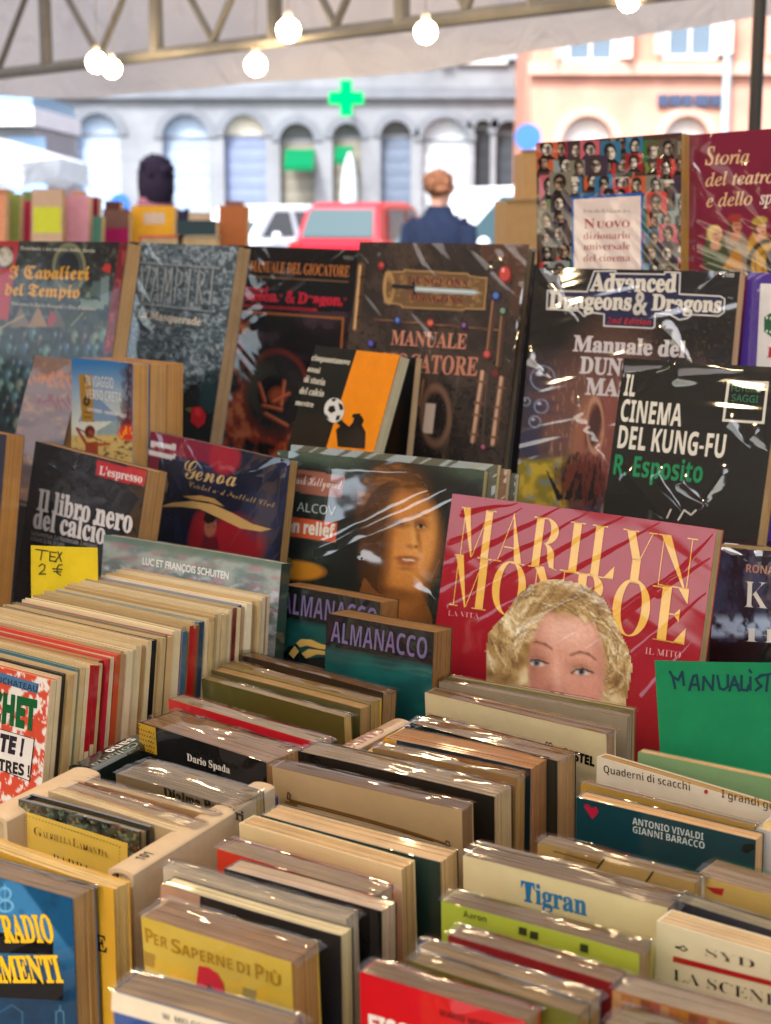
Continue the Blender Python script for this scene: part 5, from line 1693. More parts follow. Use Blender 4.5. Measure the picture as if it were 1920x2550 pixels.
book('slim_dark_book', 'slim dark book standing behind the black and orange football history', (900, 880), (1036, 890), .012, '#131211', floor=FB, d=1.80, psi=40, tau=9, wrap=False, mat=M_GLOSS, ledge=True)
HEAD = [(1210, 1690), (1208, 1620), (1216, 1575), (1240, 1545), (1256, 1530), (1275, 1500), (1290, 1480), (1320, 1455), (1370, 1440), (1420, 1446), (1470, 1462), (1505, 1492), (1530, 1540), (1548, 1580), (1566, 1620), (1574, 1660), (1566, 1710), (1556, 1760), (1540, 1800), (1230, 1800)]


def p_blonde(p):
    p.c[:] = hx('#a98a5a')
    wv = vnoise(p.X / 52 + np.sin(p.Y / 30) * .6, p.Y / 36 + np.sin(p.X / 44) * .7, 201, 3)
    p.mix(np.clip((wv - .42) * 4, 0, 1) * .9, '#cdb283').mix(np.clip((wv - .58) * 5, 0, 1) * .8, '#e6d7b2').mix(np.clip((.42 - wv) * 5, 0, 1) * .7, '#75593a')
    # hair drawn strand by strand along loose waves
    rr = random.Random(8)
    for k in range(420):
        an = rr.uniform(math.pi * .93, math.pi * 2.12)
        q = rr.uniform(.86, 1.5)
        x, y = 1400 + 118 * q * math.cos(an), 1640 + 138 * q * math.sin(an)
        d = an + math.pi / 2 + rr.uniform(-.5, .5) + (0 if rr.random() < .7 else rr.uniform(-1, 1))
        pts = [(x, y)]
        cv = rr.uniform(-.28, .28)
        for _ in range(5):
            x += 11 * math.cos(d)
            y += 11 * math.sin(d)
            d += cv
            pts.append((x, y))
        p.line(pts, rr.uniform(2.5, 5.5), rr.choice(['#8a6b42', '#6f5432', '#b99a66', '#d8c294', '#ece0c0', '#c8ac78', '#9c7c4e']), rr.uniform(.25, .6))
    face = np.clip((1 - np.sqrt(((p.X - 1412) / 94) ** 2 + ((p.Y - 1668) / 156) ** 2)) / .14 + .5, 0, 1)
    hl = np.clip((p.Y - 1524 - (p.X - 1400) * .20 + 26 * (vnoise(p.X / 18, p.Y / 50, 207, 2) - .5)) / 20, 0, 1)
    face = face * hl
    p.mix(face, '#c7947c')
    q = Paint(p.X, p.Y, '#c7947c')
    q.ell(1430, 1640, 80, 130, '#d3a18b', -6, 1.1, .9).ell(1415, 1572, 66, 36, '#deb5a0', 8, 1.2, .9).ell(1328, 1690, 26, 110, '#a3705a', 0, 1.4, .7).ell(1505, 1690, 22, 100, '#ad7a64', 0, 1.3, .6).ell(1468, 1722, 38, 32, '#d99f8c', 0, 1.4, .8).ell(1342, 1712, 30, 28, '#cd9080', 0, 1.4, .7)
    for cx, cy in ((1334, 1644), (1448, 1668)):
        q.ell(cx, cy - 4, 34, 17, '#ae7d68', 10, 1.2, .8)
    for pts in ([(1298, 1614), (1314, 1603), (1336, 1599), (1358, 1605), (1374, 1616)], [(1422, 1632), (1444, 1624), (1466, 1629), (1484, 1643)]):
        q.line(pts, 8, '#8a6048', .4).line(pts, 4, '#62402c', .55)
    for cx, cy in ((1336, 1652), (1448, 1674)):
        q.ell(cx, cy + 1, 20, 6, '#d2c0b2', 10, .6).ell(cx + 1, cy, 8, 7.5, '#586c78', 0, .5).ell(cx + 1, cy, 4, 4, '#161a1f', 0, .5)
        q.line([(cx - 24, cy + 3), (cx - 12, cy - 6), (cx + 4, cy - 8), (cx + 18, cy - 3), (cx + 30, cy + 1)], 5, '#33221b', .8).line([(cx - 22, cy - 13), (cx, cy - 18), (cx + 22, cy - 10)], 3, '#94644e', .5)
    q.ell(1388, 1690, 9, 44, '#dfb49e', -4, 1.3, .7).ell(1376, 1716, 22, 10, '#a86c54', 0, 1.2, .5).ell(1388, 1718, 13, 12, '#dba48e', 0, 1.2, .7).ell(1376, 1726, 5, 3.5, '#6a3a2a', 0, .7).ell(1400, 1729, 5, 3.5, '#6a3a2a', 0, .7).ell(1380, 1775, 44, 14, '#a82838', 6, .4)
    p.c = p.c * (1 - face[..., None]) + q.c * face[..., None]
    p.c *= .88 + .24 * vnoise(p.X / 4.5, p.Y / 4.5, 209, 2)[..., None]


BIOG = [('dd', 'MARILYN', 1136, 1382, 1722, 1476, 122, '#e3b75e'), ('dd', 'MONROE', 1118, 1506, 1704, 1606, 128, '#e3b75e'), ('t', 'LA VITA', 1116, 1533, 1193, 1541, 13, '#d89a98', 'sb', -.01), ('t', 'IL MITO', 1607, 1629, 1696, 1640, 17, '#d89a98', 'sb', -.01),
        ('patch', 1204, 1436, 1580, 1802, 4, p_blonde, lambda P: P.inside(HEAD))]
book('star_biography', 'big red biography with tall gold capitals and a blonde woman on the cover', (1127, 1229), (1785, 1318), .012, '#a31c2e', floor=FL, d=1.34, Lp=(1088, 1532), spine='#8a1826', page='#bfa270', mat=M_WRAP, items=BIOG, bow=0, creases=[(1100, 1420, 1400, 1262, 6.3, 0.45), (1095, 1480, 1480, 1268, 5.0, 0.41), (1120, 1520, 1560, 1280, 6.7, 0.73), (1180, 1560, 1640, 1300, 5.9, 0.63), (1290, 1580, 1500, 1452, 7.6, 0.80), (1340, 1640, 1700, 1420, 5.0, 0.63), (1500, 1560, 1770, 1390, 6.7, 0.69), (1560, 1640, 1760, 1480, 5.5, 0.63), (1150, 1280, 1290, 1252, 3.8, 0.45), (1420, 1650, 1560, 1560, 6.7, 0.73), (1640, 1480, 1776, 1330, 5.5, 0.63), (1120, 1350, 1300, 1265, 3.8, 0.45), (1600, 1740, 1720, 1600, 5.9, 0.57)], film=(.3, .8, 1.62), **DIS)
book('kung_fu_paperback', 'black film paperback with condensed white title, green author line and small white square', (1555, 891), (1945, 915), .022, '#262722', floor=FB, d=1.48, Lp=(1504, 1268), page='#b08a52', mat=M_WRAP,
     items=[('t', 'IL', 1553, 984, 1580, 987, 53, '#dcd6c6', 'ssb', .004), ('t', 'CINEMA', 1544, 1048, 1696, 1061, 54, '#dcd6c6', 'ssb', .004), ('t', 'DEL KUNG-FU', 1537, 1115, 1803, 1140, 56, '#dcd6c6', 'ssb', .004), ('t', 'R. Esposito', 1527, 1181, 1748, 1202, 50, '#24905f', 'ssb', .004),
            ('p', [(1812, 946), (1916, 950), (1904, 1056), (1799, 1049)], '#d8d2c2'), ('p', [(1819, 952), (1909, 956), (1898, 1049), (1806, 1043)], '#262722'), ('t', 'FUTURO', 1822, 973, 1896, 978, 15, '#2f8a66', 'ss'), ('t', 'SAGGI', 1822, 998, 1888, 1003, 17, '#2f8a66', 'ss'), ('e', 1891, 967, 8, 9, '#d8d2c2'),
            ('l', [(1662, 1290), (1672, 1268)], 4, '#cfc8b8'), ('l', [(1690, 1295), (1705, 1270), (1722, 1282), (1735, 1270)], 4, '#cfc8b8')], creases=[(1565, 1180, 1650, 1290, 14, 1.3), (1555, 930, 1665, 915, 12, 1.0), (1660, 900, 1560, 1000, 10, .9), (1690, 935, 1850, 925, 14, 1.0), (1700, 1200, 1760, 1260, 12, 1.1), (1800, 1180, 1740, 1270, 12, 1.1), (1640, 1180, 1700, 1280, 10, 1.0), (1880, 1080, 1910, 1120, 12, 1.0), (1820, 1050, 1870, 1110, 10, .9)], film=(.9, 1.0), **DIS)
book('director_biography', 'dark blue biography with cloudy picture and large white serif capitals', (1783, 1361), (2150, 1393), .026, '#23252f', floor=FL, d=1.30, tau=4, paint=p_kubrick, page='#a88a5c', px=3.4,
     items=[('t', 'RONALD HAYMAN', 1858, 1425, 2080, 1445, 20, '#b88c74', 'ssb'), ('t', 'K', 1853, 1512, 1913, 1517, 66, '#ddd6c8', 'sb', -.01), ('t', 'ubrick', 1922, 1518, 2080, 1532, 50, '#ddd6c8', 'sb', -.01), ('t', 'H', 1850, 1597, 1936, 1602, 75, '#ddd6c8', 'sb', -.01)], creases=[(1790, 1366, 1860, 1400, 14, 1.4), (1800, 1380, 1960, 1390, 12, 1.2), (1795, 1420, 1800, 1600, 8, .9), (1880, 1380, 1890, 1420, 9, 1.0)], **DIS)
book('cloudy_art_album', 'tall grey blue art album with white author lettering at the end of the comics row', (259, 1331), (701, 1403), .012, '#7a8a86', floor=.955, d=1.45, tau=8, paint=p_cloudart, page='#b8ae98', back='#2a3a2c', spine='#2f4438', side='R',
     items=[('t', 'LUC ET FRANÇOIS SCHUITEN', 354, 1406, 568, 1444, 17, '#e4e2dc', 'bf', .02)])
for _k, (_tl, _tr, _lab) in enumerate((((700, 1455), (947, 1500), 'green almanac with lilac brush title, standing behind its twin'), ((814, 1527), (1081, 1575), 'green almanac with lilac brush title, standing in front of its twin'))):
    def _pa(p, tl=_tl):
        p.x0, p.y0 = tl[0], tl[1] + 78
        p_alma(p)
    _x, _y = _tl
    _w = (_tr[0] - _tl[0]) / 267
    _it = [('t', 'ALMANACCO', _x + 10 * _w, _y + 70, _x + 252 * _w, _y + 115, 52, '#7a6b8c', 'ssi', -.005, -.1)]
    if _k == 0:
        _it = [('t', 'ALMANACCO', 702, 1525, 940, 1570, 52, '#7a6b8c', 'ssi', -.005, -.1), ('p', [(738, 1602), (750, 1592), (775, 1593), (800, 1604), (830, 1612), (830, 1620), (795, 1616), (765, 1608), (748, 1612)], '#c8a860'), ('p', [(720, 1628), (735, 1608), (746, 1622), (732, 1640)], '#c8a860'), ('p', [(752, 1628), (770, 1616), (800, 1620), (830, 1626), (830, 1632), (790, 1630), (764, 1640)], '#c8a860'), ('p', [(690, 1650), (720, 1610), (738, 1604), (760, 1640), (830, 1634), (830, 1700), (690, 1700)], '#0f1a1e')]
        _it = [_it[0], _it[4], _it[1], _it[2], _it[3]]
    book('almanac', _lab, _tl, _tr, .026, '#151c1e', floor=.955, d=(1.36, 1.25)[_k], tau=(6, 4)[_k], paint=_pa, page='#a07a44', mat=M_WRAP2, group='twin green almanacs', px=3, bow=0, items=_it)

# ---------------------------------------------------------------- the long row of comics
CZ, BINF = 1.187, .955
_pa, _pb = on_z(126, 1693, CZ), on_z(674, 1481, CZ)
_ps = math.radians(37)
_nh = np.array([-math.sin(_ps), -math.cos(_ps), 0])
_uh = np.array([math.cos(_ps), -math.sin(_ps), 0])
_depth = -(_pb - _pa) @ _nh
_side = (_pb - _pa) @ _uh
CW = .168
comics = [  # spine colours, front edge colour, relative thickness
    ('#c9b48c', '#c0a880', 1.0, 'tan'), ('#cdb890', '#c8b490', .8, 'cream'), ('#16181a', '#2a2c30', .7, 'black'), ('#b89a68', '#b49a6c', 1.0, 'ochre'), ('#7e8468', '#3f6f78', .8, 'grey green'), ('#c4ac7c', '#c0aa80', .9, 'sand'),
    ('#a81f26|#cdbb95', '#c2ae86', .9, 'red topped'), ('#a51e28|#c8b48a', '#b8a078', .8, 'red and cream'), ('#8f1c22', '#a87a50', .9, 'dark red'), ('#b02430', '#b8383a', .7, 'crimson'), ('#cdbb94|#c9a22a', '#c4ae88', .8, 'cream and yellow'), ('#b5552c', '#c4483e', 1.0, 'rust'),
    ('#b98a66', '#c8a078', .7, 'salmon'), ('#cdbc96', '#cfc0a0', 1.1, 'pale'), ('#c8b68e', '#c4b08a', 1.2, 'straw'), ('#a88450', '#b0925c', 1.3, 'brown'), ('#101214|#d06a4a', '#2c2a2a', 1.0, 'black with orange band'), ('#c0a674', '#bca478', .8, 'buff'),
    ('#6f6a5a', '#7c7464', .8, 'grey'), ('#c8a873', '#c23a30', 1.3, 'red edged'), ('#d2bf95', '#d8c8a4', 1.3, 'wide cream'), ('#3f6272', '#7d7280', .9, 'slate blue'), ('#a5231f', '#a89468', .8, 'scarlet'), ('#b42a26', '#b09a6c', .8, 'bright red'),
    ('#8a5a34', '#b49a6c', .7, 'chestnut'), ('#2c4a5c', '#5f8a92', 1.2, 'teal'), ('#b8a272', '#b8a47c', .8, 'dun'), ('#c8b486', '#c4b088', .8, 'light tan'), ('#cbb88c', '#c8b48c', .8, 'ivory'), ('#b9a57a', '#b8a67e', .7, 'khaki'),
    ('#6c2420', '#a8946c', .9, 'maroon'), ('#1f3f6e', '#8a9098', .8, 'navy'), ('#d9ccac', '#ded2b8', 1.2, 'white'), ('#b89c6a', '#c8ac74', .8, 'honey'), ('#cfc4b0', '#c8bca8', .9, 'bone'), ('#9a7c74', '#a89488', .8, 'dusty pink')]
_rc = random.Random(4)
_pl = [('#c4ae82', '#bda67c', 'oat coloured'), ('#cbb78e', '#c6b088', 'cream backed'), ('#b79f70', '#b59c70', 'straw backed'), ('#d0c09c', '#cfbf9c', 'pale backed'), ('#a98f64', '#ab9268', 'brown backed')]
_full = []
for _i, _c in enumerate(comics):
    _full.append((_c[0], _c[1], _c[2] * .8, _c[3]))
    if _i % 2 == 1 or _i > 24:
        _q = _pl[(_i * 3 + 1) % 5]
        _full.append((_q[0], _q[1], _rc.uniform(.45, .75), f'{_q[2]} {_c[3]} neighbouring'))
comics = _full
_tot = sum(c[2] for c in comics)
_acc = 0.0
ORD = ['first', 'second', 'third', 'fourth', 'fifth', 'sixth', 'seventh', 'eighth', 'ninth', 'tenth', 'eleventh', 'twelfth', 'thirteenth', 'fourteenth', 'fifteenth', 'sixteenth', 'seventeenth', 'eighteenth']
HET = [('p', [(-60, 1655), (98, 1703), (94, 1728), (-66, 1678)], '#5a7c94'), ('t', 'A.P. DUCHATEAU', -60, 1684, 94, 1724, 15, '#2c3c50', 'ssb'), ('t', 'RICOCHET', -128, 1764, 90, 1818, 68, '#23663a', 'ssb', .03),
       ('p', [(-80, 1790), (88, 1840), (76, 1946), (-95, 1880)], '#2a2624'), ('p', [(-80, 1792), (86, 1841), (74, 1943), (-95, 1878)], '#d8d0c4'), ('t', 'ALERTE !', -90, 1845, 58, 1882, 40, '#3a3236', 'ssb', .03, .12), ('t', 'TERRESTRES !', -95, 1893, 75, 1935, 27, '#3a3430', 'ssb', .02)]
for _i, (_sp, _ed, _th, _nm) in enumerate(comics):
    _T = _th / _tot * _depth
    _tau = math.radians(9 - 4 * _i / len(comics))
    _n = math.cos(_tau) * _nh + math.sin(_tau) * np.array([0, 0, 1.0])
    _w = math.cos(_tau) * np.array([0, 0, 1.0]) - math.sin(_tau) * _nh
    _dz = RNG.uniform(-.0022, .0015) if _i else 0
    _top = _pa + _uh * (_side * _acc + (RNG.uniform(-.003, .003) if _i else 0) - CW) - _nh * (_depth * _acc) + np.array([0, 0, _dz])
    _S = dict(u=_uh, n=_n, w=_w, P=_top, W=CW, d=float((_top - CAM) @ FWD), psi=37)
    _acc += _th / _tot
    cols = _sp.split('|')
    _r = book('comic_book', '', None, None, _T * math.cos(_tau) * .97, _ed if _i else '#c9583f', floor=BINF, S=_S, spine=cols[0], side='R', page=('#c9b183', '#bfa474', '#d0bb90')[_i % 3], group='comics filed in one long row', bow=0, px=4,
              paint=p_jagged if _i == 0 else None, items=HET if _i == 0 else (), mat=M_WRAP2 if _i % 3 else M_GLOSS)
    _r['label'] = ('comic with red and white jagged cover and green lettering facing the row' if _i == 0 else
                   (f'slim {_nm} comic filed in the long row' if 'neighbouring' not in _nm else f'very thin {_nm.split(" ")[0]} backed comic directly behind the {comics[_i - 1][3]} one'))
    if len(cols) > 1:      # the printed band on the spine
        _H = (_S['P'][2] - BINF) / _w[2]
        _t2 = _T * math.cos(_tau) * .97
        _z0, _z1 = {'red topped': (.35, .74), 'red and cream': (.35, .76), 'cream and yellow': (.38, .62), 'black with orange band': (.62, .70)}[_nm]
        mb = MB().box(CW + .0003, CW + .00065, .0004, _t2 - .0004, _H * _z0, _H * _z1, hx(cols[1]))
        mb.build('spine_band', M_GLOSS, _r)

# ---------------------------------------------------------------- books filed in the bins (name, label, top front corners, thickness, colour ...)
BZ = 1.149
F1, F2, F3 = 'books filed in the bin beside the comics', 'books filed in the middle bin', 'books filed in the chess bin'


def b(label, TL, TR, T, cover, grp, z=BZ, name='paperback', **k):
    k.setdefault('tau', -2 + RNG.uniform(-1.6, 1.6))
    return book(name, label, TL, TR, T, cover, floor=BINF, z=z, group=grp, **k)


b('brown paged book at the back of its bin, nearest the green almanacs', (592, 1629), (953, 1726), .016, '#3a2a20', F1, fold=True, page='#a8845a', tau=4)
b('yellow backed paperback, second from the almanacs', (553, 1652), (921, 1748), .013, '#a58f62', F1, fold=True, page='#b8975c', tau=2, back='#d8a820')
b('dull khaki paperback behind the olive one', (526, 1668), (897, 1764), .012, '#6a6038', F1, page='#b0905c', tau=1)
b('olive green paperback with blank cover', (502, 1690), (856, 1786), 0.009, '#5c5a28', F1, page='#b89a66', fold=True)
b('bright red paperback with white wrapped page edge', (420, 1740), (790, 1851), .014, '#c42a34', F1, page='#c8b184', fold=True)
b('thick black paperback with yellow speckled strip and white author name', (347, 1798), (662, 1899), .034, '#1d1a16', F1, page='#c09a66', fold=True,
  items=[('p', [(346, 1799), (388, 1812), (392, 1880), (350, 1866)], '#b8962c')] + [('e', 349 + (i * 37 % 38), 1806 + (i * 23 % 58) + (i * 37 % 38) * .3, 1.6, 1.8, '#5c3a18') for i in range(46)] + [('t', 'Dario Spada', 476, 1890, 583, 1923, 17, '#ddd4c4', 'sb', .005)])
b('grey brown paperback with heavy black author lettering', (289, 1927), (575, 2011), .03, '#7d6c50', F1, page='#b59a6c', fold=True, items=[('t', 'Djalma Balestri', 407, 1986, 610, 2046, 24, '#171310', 'sb', .02)])
b('thin cream booklet behind the orange one', (212, 1946), (520, 2030), .007, '#a88a60', F1, page='#cbb48a', fold=True)
b('slim booklet with orange cover and pale corner', (162, 1961), (478, 2062), .011, '#c66422', F1, page='#c6ac80', fold=True, items=[('p', [(161, 1960), (197, 1971), (197, 2060), (161, 2050)], '#c8b698')])
b('thin plain booklet in front of the orange one', (120, 1970), (440, 2071), .009, '#b09872', F1, page='#cbb48c')
b('dark garden picture paperback with yellow title panel', (46, 1990), (346, 2072), 0.0115, '#1e231f', F1, page='#b8a074', paint=p_garden, px=3, tau=1, hard=True,
  items=[('p', [(60, 2019), (319, 2100), (316, 2320), (60, 2240)], '#cdae52')] + [('e', 68 + i * 8.2, 2031 + i * 2.58, 1.6, 1.8, '#7c7a34') for i in range(30)] + [('e', 68, 2033 + i * 8, 1.6, 1.8, '#7c7a34') for i in range(14)] + [('e', 308, 2108 + i * 8, 1.6, 1.8, '#7c7a34') for i in range(10)] +
  [('t', 'G', 97, 2074, 117, 2080, 21, '#5c3f1c', 'sb', -.012), ('t', 'ABRIELLA', 118, 2080, 190, 2100, 15, '#5c3f1c', 'sb', -.012), ('t', 'L', 194, 2103, 208, 2107, 21, '#5c3f1c', 'sb', -.012), ('t', 'AMANTIA', 209, 2108, 281, 2131, 15, '#5c3f1c', 'sb', -.012), ('t', 'BARBA', 145, 2150, 238, 2181, 30, '#3c2a14', 'sb', -.01)])
b('flat mustard yellow book with small black letters', (-60, 2096), (281, 2214), .012, '#c49a36', F1, page='#c8aa70', tau=0, items=[('t', 'CUCINE', 104, 2330, 268, 2372, 38, '#241c12', 'sb', .01)])
b('blue radio manual with yellow block letters and black shadows', (-170, 2135), (180, 2238), .018, '#1a5878', F1, page='#b89660', paint=p_radio, px=3, tau=0, fold=True,
  items=[('p', [(-60, 2310), (134, 2344), (133, 2376), (-60, 2370)], '#0e0d0c'), ('p', [(-60, 2420), (158, 2444), (158, 2490), (-60, 2480)], '#0e0d0c'), ('t', 'RADIO', 14, 2344, 140, 2344, 64, '#e2b820', 'sb', .018), ('t', 'ELEMENTI', -74, 2444, 160, 2444, 62, '#e2b820', 'sb', .018)])

b('thin olive booklet against the red biography', (1098, 1682), (1576, 1768), 0.005, '#8a8450', F2, page='#c6ae80', fold=True)
b('thin grey booklet beside the olive one', (1094, 1697), (1562, 1786), .009, '#948670', F2, page='#bca988', fold=True)
b('large cream paperback with black letters at its end', (1058, 1724), (1510, 1829), 0.0125, '#cdbb93', F2, page='#b2906c', fold=True, items=[('t', 'CASTEL', 1400, 1882, 1481, 1908, 22, '#1a1612', 'ssb', .03), ('l', [(1358, 1852), (1362, 1846), (1367, 1851), (1372, 1848), (1377, 1856)], 3, '#3a3024')])
b('dark green book under loose crumpled cellophane', (1022, 1800), (1388, 1896), 0.022, '#232c22', F2, page='#b59264', fold=True)
b('teal book with yellow strip on both ends', (957, 1837), (1321, 1915), 0.026, '#15353a', F2, page='#b98e5c', spine='#c9a02a', items=[('p', [(957, 1837), (988, 1844), (990, 1990), (960, 1985)], '#d29c22')])
b('plain brown paperback in front of the teal book', (930, 1863), (1283, 1938), 0.013, '#9c7a4c', F2, page='#ae8a58', fold=True)
b('thick black book with pale page block', (743, 1871), (1230, 1985), 0.0224, '#0d0c0b', F2, page='#c8ac80', fold=True)
b('kraft brown book with an ornamental rod printed across its cover', (678, 1909), (1150, 2019), 0.0135, '#b2966e', F2, page='#8e6f46', fold=True, mat=M_WRAP2,
  items=[('l', [(722, 1992), (800, 2010), (900, 2036), (1000, 2064), (1080, 2090), (1108, 2100)], 5, '#7c5826'), ('l', [(722, 1996), (800, 2015), (900, 2041), (1000, 2069), (1080, 2094)], 2, '#4e3616'), ('l', [(718, 1972), (724, 1978), (722, 1990), (716, 1988), (718, 1972)], 3, '#6e4c20'), ('l', [(712, 1996), (740, 2004)], 6, '#8a622c'), ('l', [(1112, 2092), (1120, 2096), (1122, 2106), (1112, 2104), (1112, 2092)], 3, '#6e4c20')])
b('dark green cloth book with tan page edges', (650, 2028), (1095, 2148), 0.0188, '#183832', F2, page='#c2a477', tau=-3)
b('plain cream paperback in front of the dark green book', (596, 2049), (999, 2165), 0.013, '#d3bf90', F2, page='#bf9f6c', tau=-3)
b('book with a bright orange red cover', (541, 2114), (932, 2233), 0.017, '#c23a1e', F2, page='#bd9f74', fold=True, tau=-2)
b('black picture book with faint grey letters near its fore-edge', (560, 2162), (949, 2270), 0.0145, '#0e0c0b', F2, page='#b9a48c', tau=-1, items=[('t', 'Italia', 868, 2352, 922, 2354, 26, '#2c2724', 'ss')])
b('white sheathed booklet between the navy and the black book', (407, 2160), (862, 2288), 0.0105, '#bfae94', F2, page='#cdbb9a', fold=True)
b('navy book with dull pink strip on its cover', (401, 2200), (848, 2331), 0.011, '#1d1f2a', F2, page='#c9b692', tau=-1, items=[('p', [(401, 2200), (499, 2229), (499, 2420), (401, 2400)], '#b08c70')])
b('thick yellow quiz book with embossed gold title and red emblem', (352, 2281), (725, 2397), 0.022, '#c6aa4a', F2, page='#b98f54', paint=p_knowmore, px=3, tau=-3, fold=True, spine='#c9a73a',
  items=[('t', 'P', 364, 2345, 384, 2351, 36, '#a8821e', 'ssb'), ('t', 'ER', 385, 2351, 419, 2362, 27, '#a8821e', 'ssb'), ('t', 'S', 428, 2368, 452, 2376, 34, '#a8821e', 'ssb'), ('t', 'APERNE', 454, 2376, 582, 2414, 27, '#a8821e', 'ssb'), ('t', 'DI', 592, 2417, 626, 2428, 27, '#a8821e', 'ssb'), ('t', 'P', 638, 2434, 660, 2441, 38, '#a8821e', 'ssb'), ('t', 'I', 663, 2441, 670, 2444, 28, '#a8821e', 'ssb'), ('t', 'Ù', 675, 2446, 701, 2455, 28, '#a8821e', 'bf', .03),
         ('p', [(497, 2402), (520, 2405), (545, 2422), (558, 2445), (562, 2484), (490, 2460)], '#c21f34'), ('p', [(522, 2446), (536, 2462), (518, 2458)], '#4a0d16'), ('t', 'FRANCO', 602, 2502, 676, 2522, 19, '#1c1710', 'ssb')])
b('book with white band and black author name above a blue cover', (280, 2466), (690, 2584), 0.02, '#1f4a82', F2, page='#bfa277', fold=True, tau=-3,
  items=[('p', [(280, 2466), (690, 2584), (690, 2634), (278, 2516)], '#d3c4a8'), ('t', 'W. MELOCCHI', 406, 2537, 540, 2574, 15, '#1c1916', 'ssb')])

b('green edged booklet behind the white chess paperback', (1590, 1872), (2080, 1974), 0.008, '#7a9468', F3, page='#c4a676', tau=0)
b('white chess paperback with brown title and red dot', (1487, 1884), (2010, 2040), 0.009, '#cfc4ae', F3, page='#bd9c6c', tau=0,
  items=[('t', 'Quaderni di scacchi', 1504, 1924, 1720, 1970, 19, '#3f342a', 'ssb', -.01), ('e', 1760, 1972, 5, 5.5, '#a8382c'), ('t', 'I grandi giochi', 1799, 1986, 1975, 2029, 20, '#3f342a', 'ssb', -.01)])
b('yellowish booklet in front of the white chess paperback', (1447, 1950), (1880, 2060), .006, '#b08c40', F3, page='#c2a06c', fold=True, tau=0)
b('teal chess paperback with red heart and two white author names', (1436, 1985), (1882, 2092), 0.012, '#114247', F3, page='#cba677', tau=-2,
  items=[('t', 'ANTONIO VIVALDI', 1576, 2052, 1752, 2092, 17, '#c8cdc2', 'ssb', -.01), ('t', 'GIANNI BARACCO', 1577, 2073, 1755, 2114, 17, '#c8cdc2', 'ssb', -.01), ('p', [(1454, 2006), (1464, 2001), (1474, 2012), (1486, 2008), (1492, 2022), (1476, 2040)], '#a81f3c'), ('e', 1860, 2112, 12, 11, '#0b1618'), ('e', 1872, 2108, 8, 8, '#0b1618')])
b('thick pale grey boxed book at the end of the bin', (1884, 2062), (2140, 2122), .03, '#b9b2a6', F3, page='#cdb487', tau=-1)
b('tan paperback with two black diagonal lines', (1340, 2099), (1730, 2200), 0.013, '#a08550', F3, page='#b59560', fold=True, tau=-1, items=[('p', [(1412, 2118), (1500, 2140), (1480, 2170), (1400, 2150)], '#8c7040'), ('l', [(1506, 2136), (1488, 2160)], 4, '#15100c'), ('l', [(1628, 2168), (1608, 2196)], 4, '#15100c'), ('l', [(1380, 2118), (1500, 2150)], 3, '#5c4624')])
b('cream chess paperback with large blue name', (1154, 2130), (1663, 2262), 0.021, '#d0c096', F3, page='#a88c68', fold=True, tau=-2, items=[('t', 'Tigran', 1299, 2242, 1462, 2281, 48, '#2878a0', 'sb', .012)])
b('lime green paperback with black squares', (1100, 2244), (1591, 2376), 0.016, '#a8b044', F3, page='#a98a5c', fold=True, tau=-2,
  items=[('t', 'Aaron', 1155, 2283, 1212, 2298, 16, '#22241a', 'ssb', -.01), ('p', [(1293, 2308), (1313, 2313), (1313, 2332), (1292, 2327)], '#3a4426'), ('p', [(1321, 2318), (1341, 2323), (1341, 2342), (1320, 2337)], '#3a4426'), ('p', [(1446, 2349), (1466, 2354), (1466, 2374), (1445, 2369)], '#3a4426')])
b('maroon edged paperback with loose cellophane', (1116, 2329), (1528, 2449), 0.013, '#8a1f1e', F3, page='#b5946a', fold=True, tau=-2)
b('silver grey booklet in front of the maroon one', (1038, 2358), (1466, 2496), 0.011, '#8c8a88', F3, page='#b9986a', fold=True, tau=-2)
b('dark olive paperback between silver booklet and bright red book', (1020, 2394), (1440, 2528), 0.012, '#6c6a2c', F3, page='#b5955e', fold=True, tau=-2)
b('bright red paperback with cut off white capitals', (896, 2420), (1310, 2544), 0.014, '#c4171c', F3, page='#b08c58', fold=True, tau=-2,
  items=[('t', 'MARIO MONTI', 1097, 2528, 1230, 2566, 16, '#3a0c0c', 'ssb', -.01), ('t', 'FISCHER', 920, 2572, 1120, 2628, 46, '#e0d6c8', 'ssb', .02)])
b('cream paperback with a red pennant shape', (1735, 2178), (2120, 2284), 0.024, '#b99c5c', F3, page='#c6aa7a', fold=True, tau=-1, items=[('p', [(1735, 2178), (1755, 2183), (1755, 2300), (1735, 2295)], '#d3c6a8'), ('p', [(1757, 2207), (1804, 2211), (1799, 2228), (1780, 2224)], '#a81c24')])
b('white edged book with slate cover', (1672, 2239), (2110, 2376), 0.011, '#34333c', F3, page='#d0bf9c', fold=True, tau=-1)
b('cream film book with thin serif name above a red line', (1636, 2293), (2090, 2424), 0.016, '#cfc3a2', F3, page='#c2ab84', tau=-1,
  items=[('l', [(1683, 2357), (1692, 2359)], 6, '#1c1814'), ('l', [(1692, 2359), (1702, 2354), (1713, 2364), (1702, 2367), (1692, 2359)], 3, '#1c1814'), ('t', 'SYD', 1757, 2379, 1880, 2411, 21, '#3a3026', 'sb', -.016), ('t', 'FIELD', 1918, 2421, 2080, 2464, 21, '#3a3026', 'sb', -.016),
         ('p', [(1678, 2379), (2100, 2487), (2100, 2499), (1677, 2393)], '#a8201e'), ('t', 'LA SCENEGGIATURA', 1678, 2438, 2260, 2590, 27, '#231d18', 'sb', -.012)])
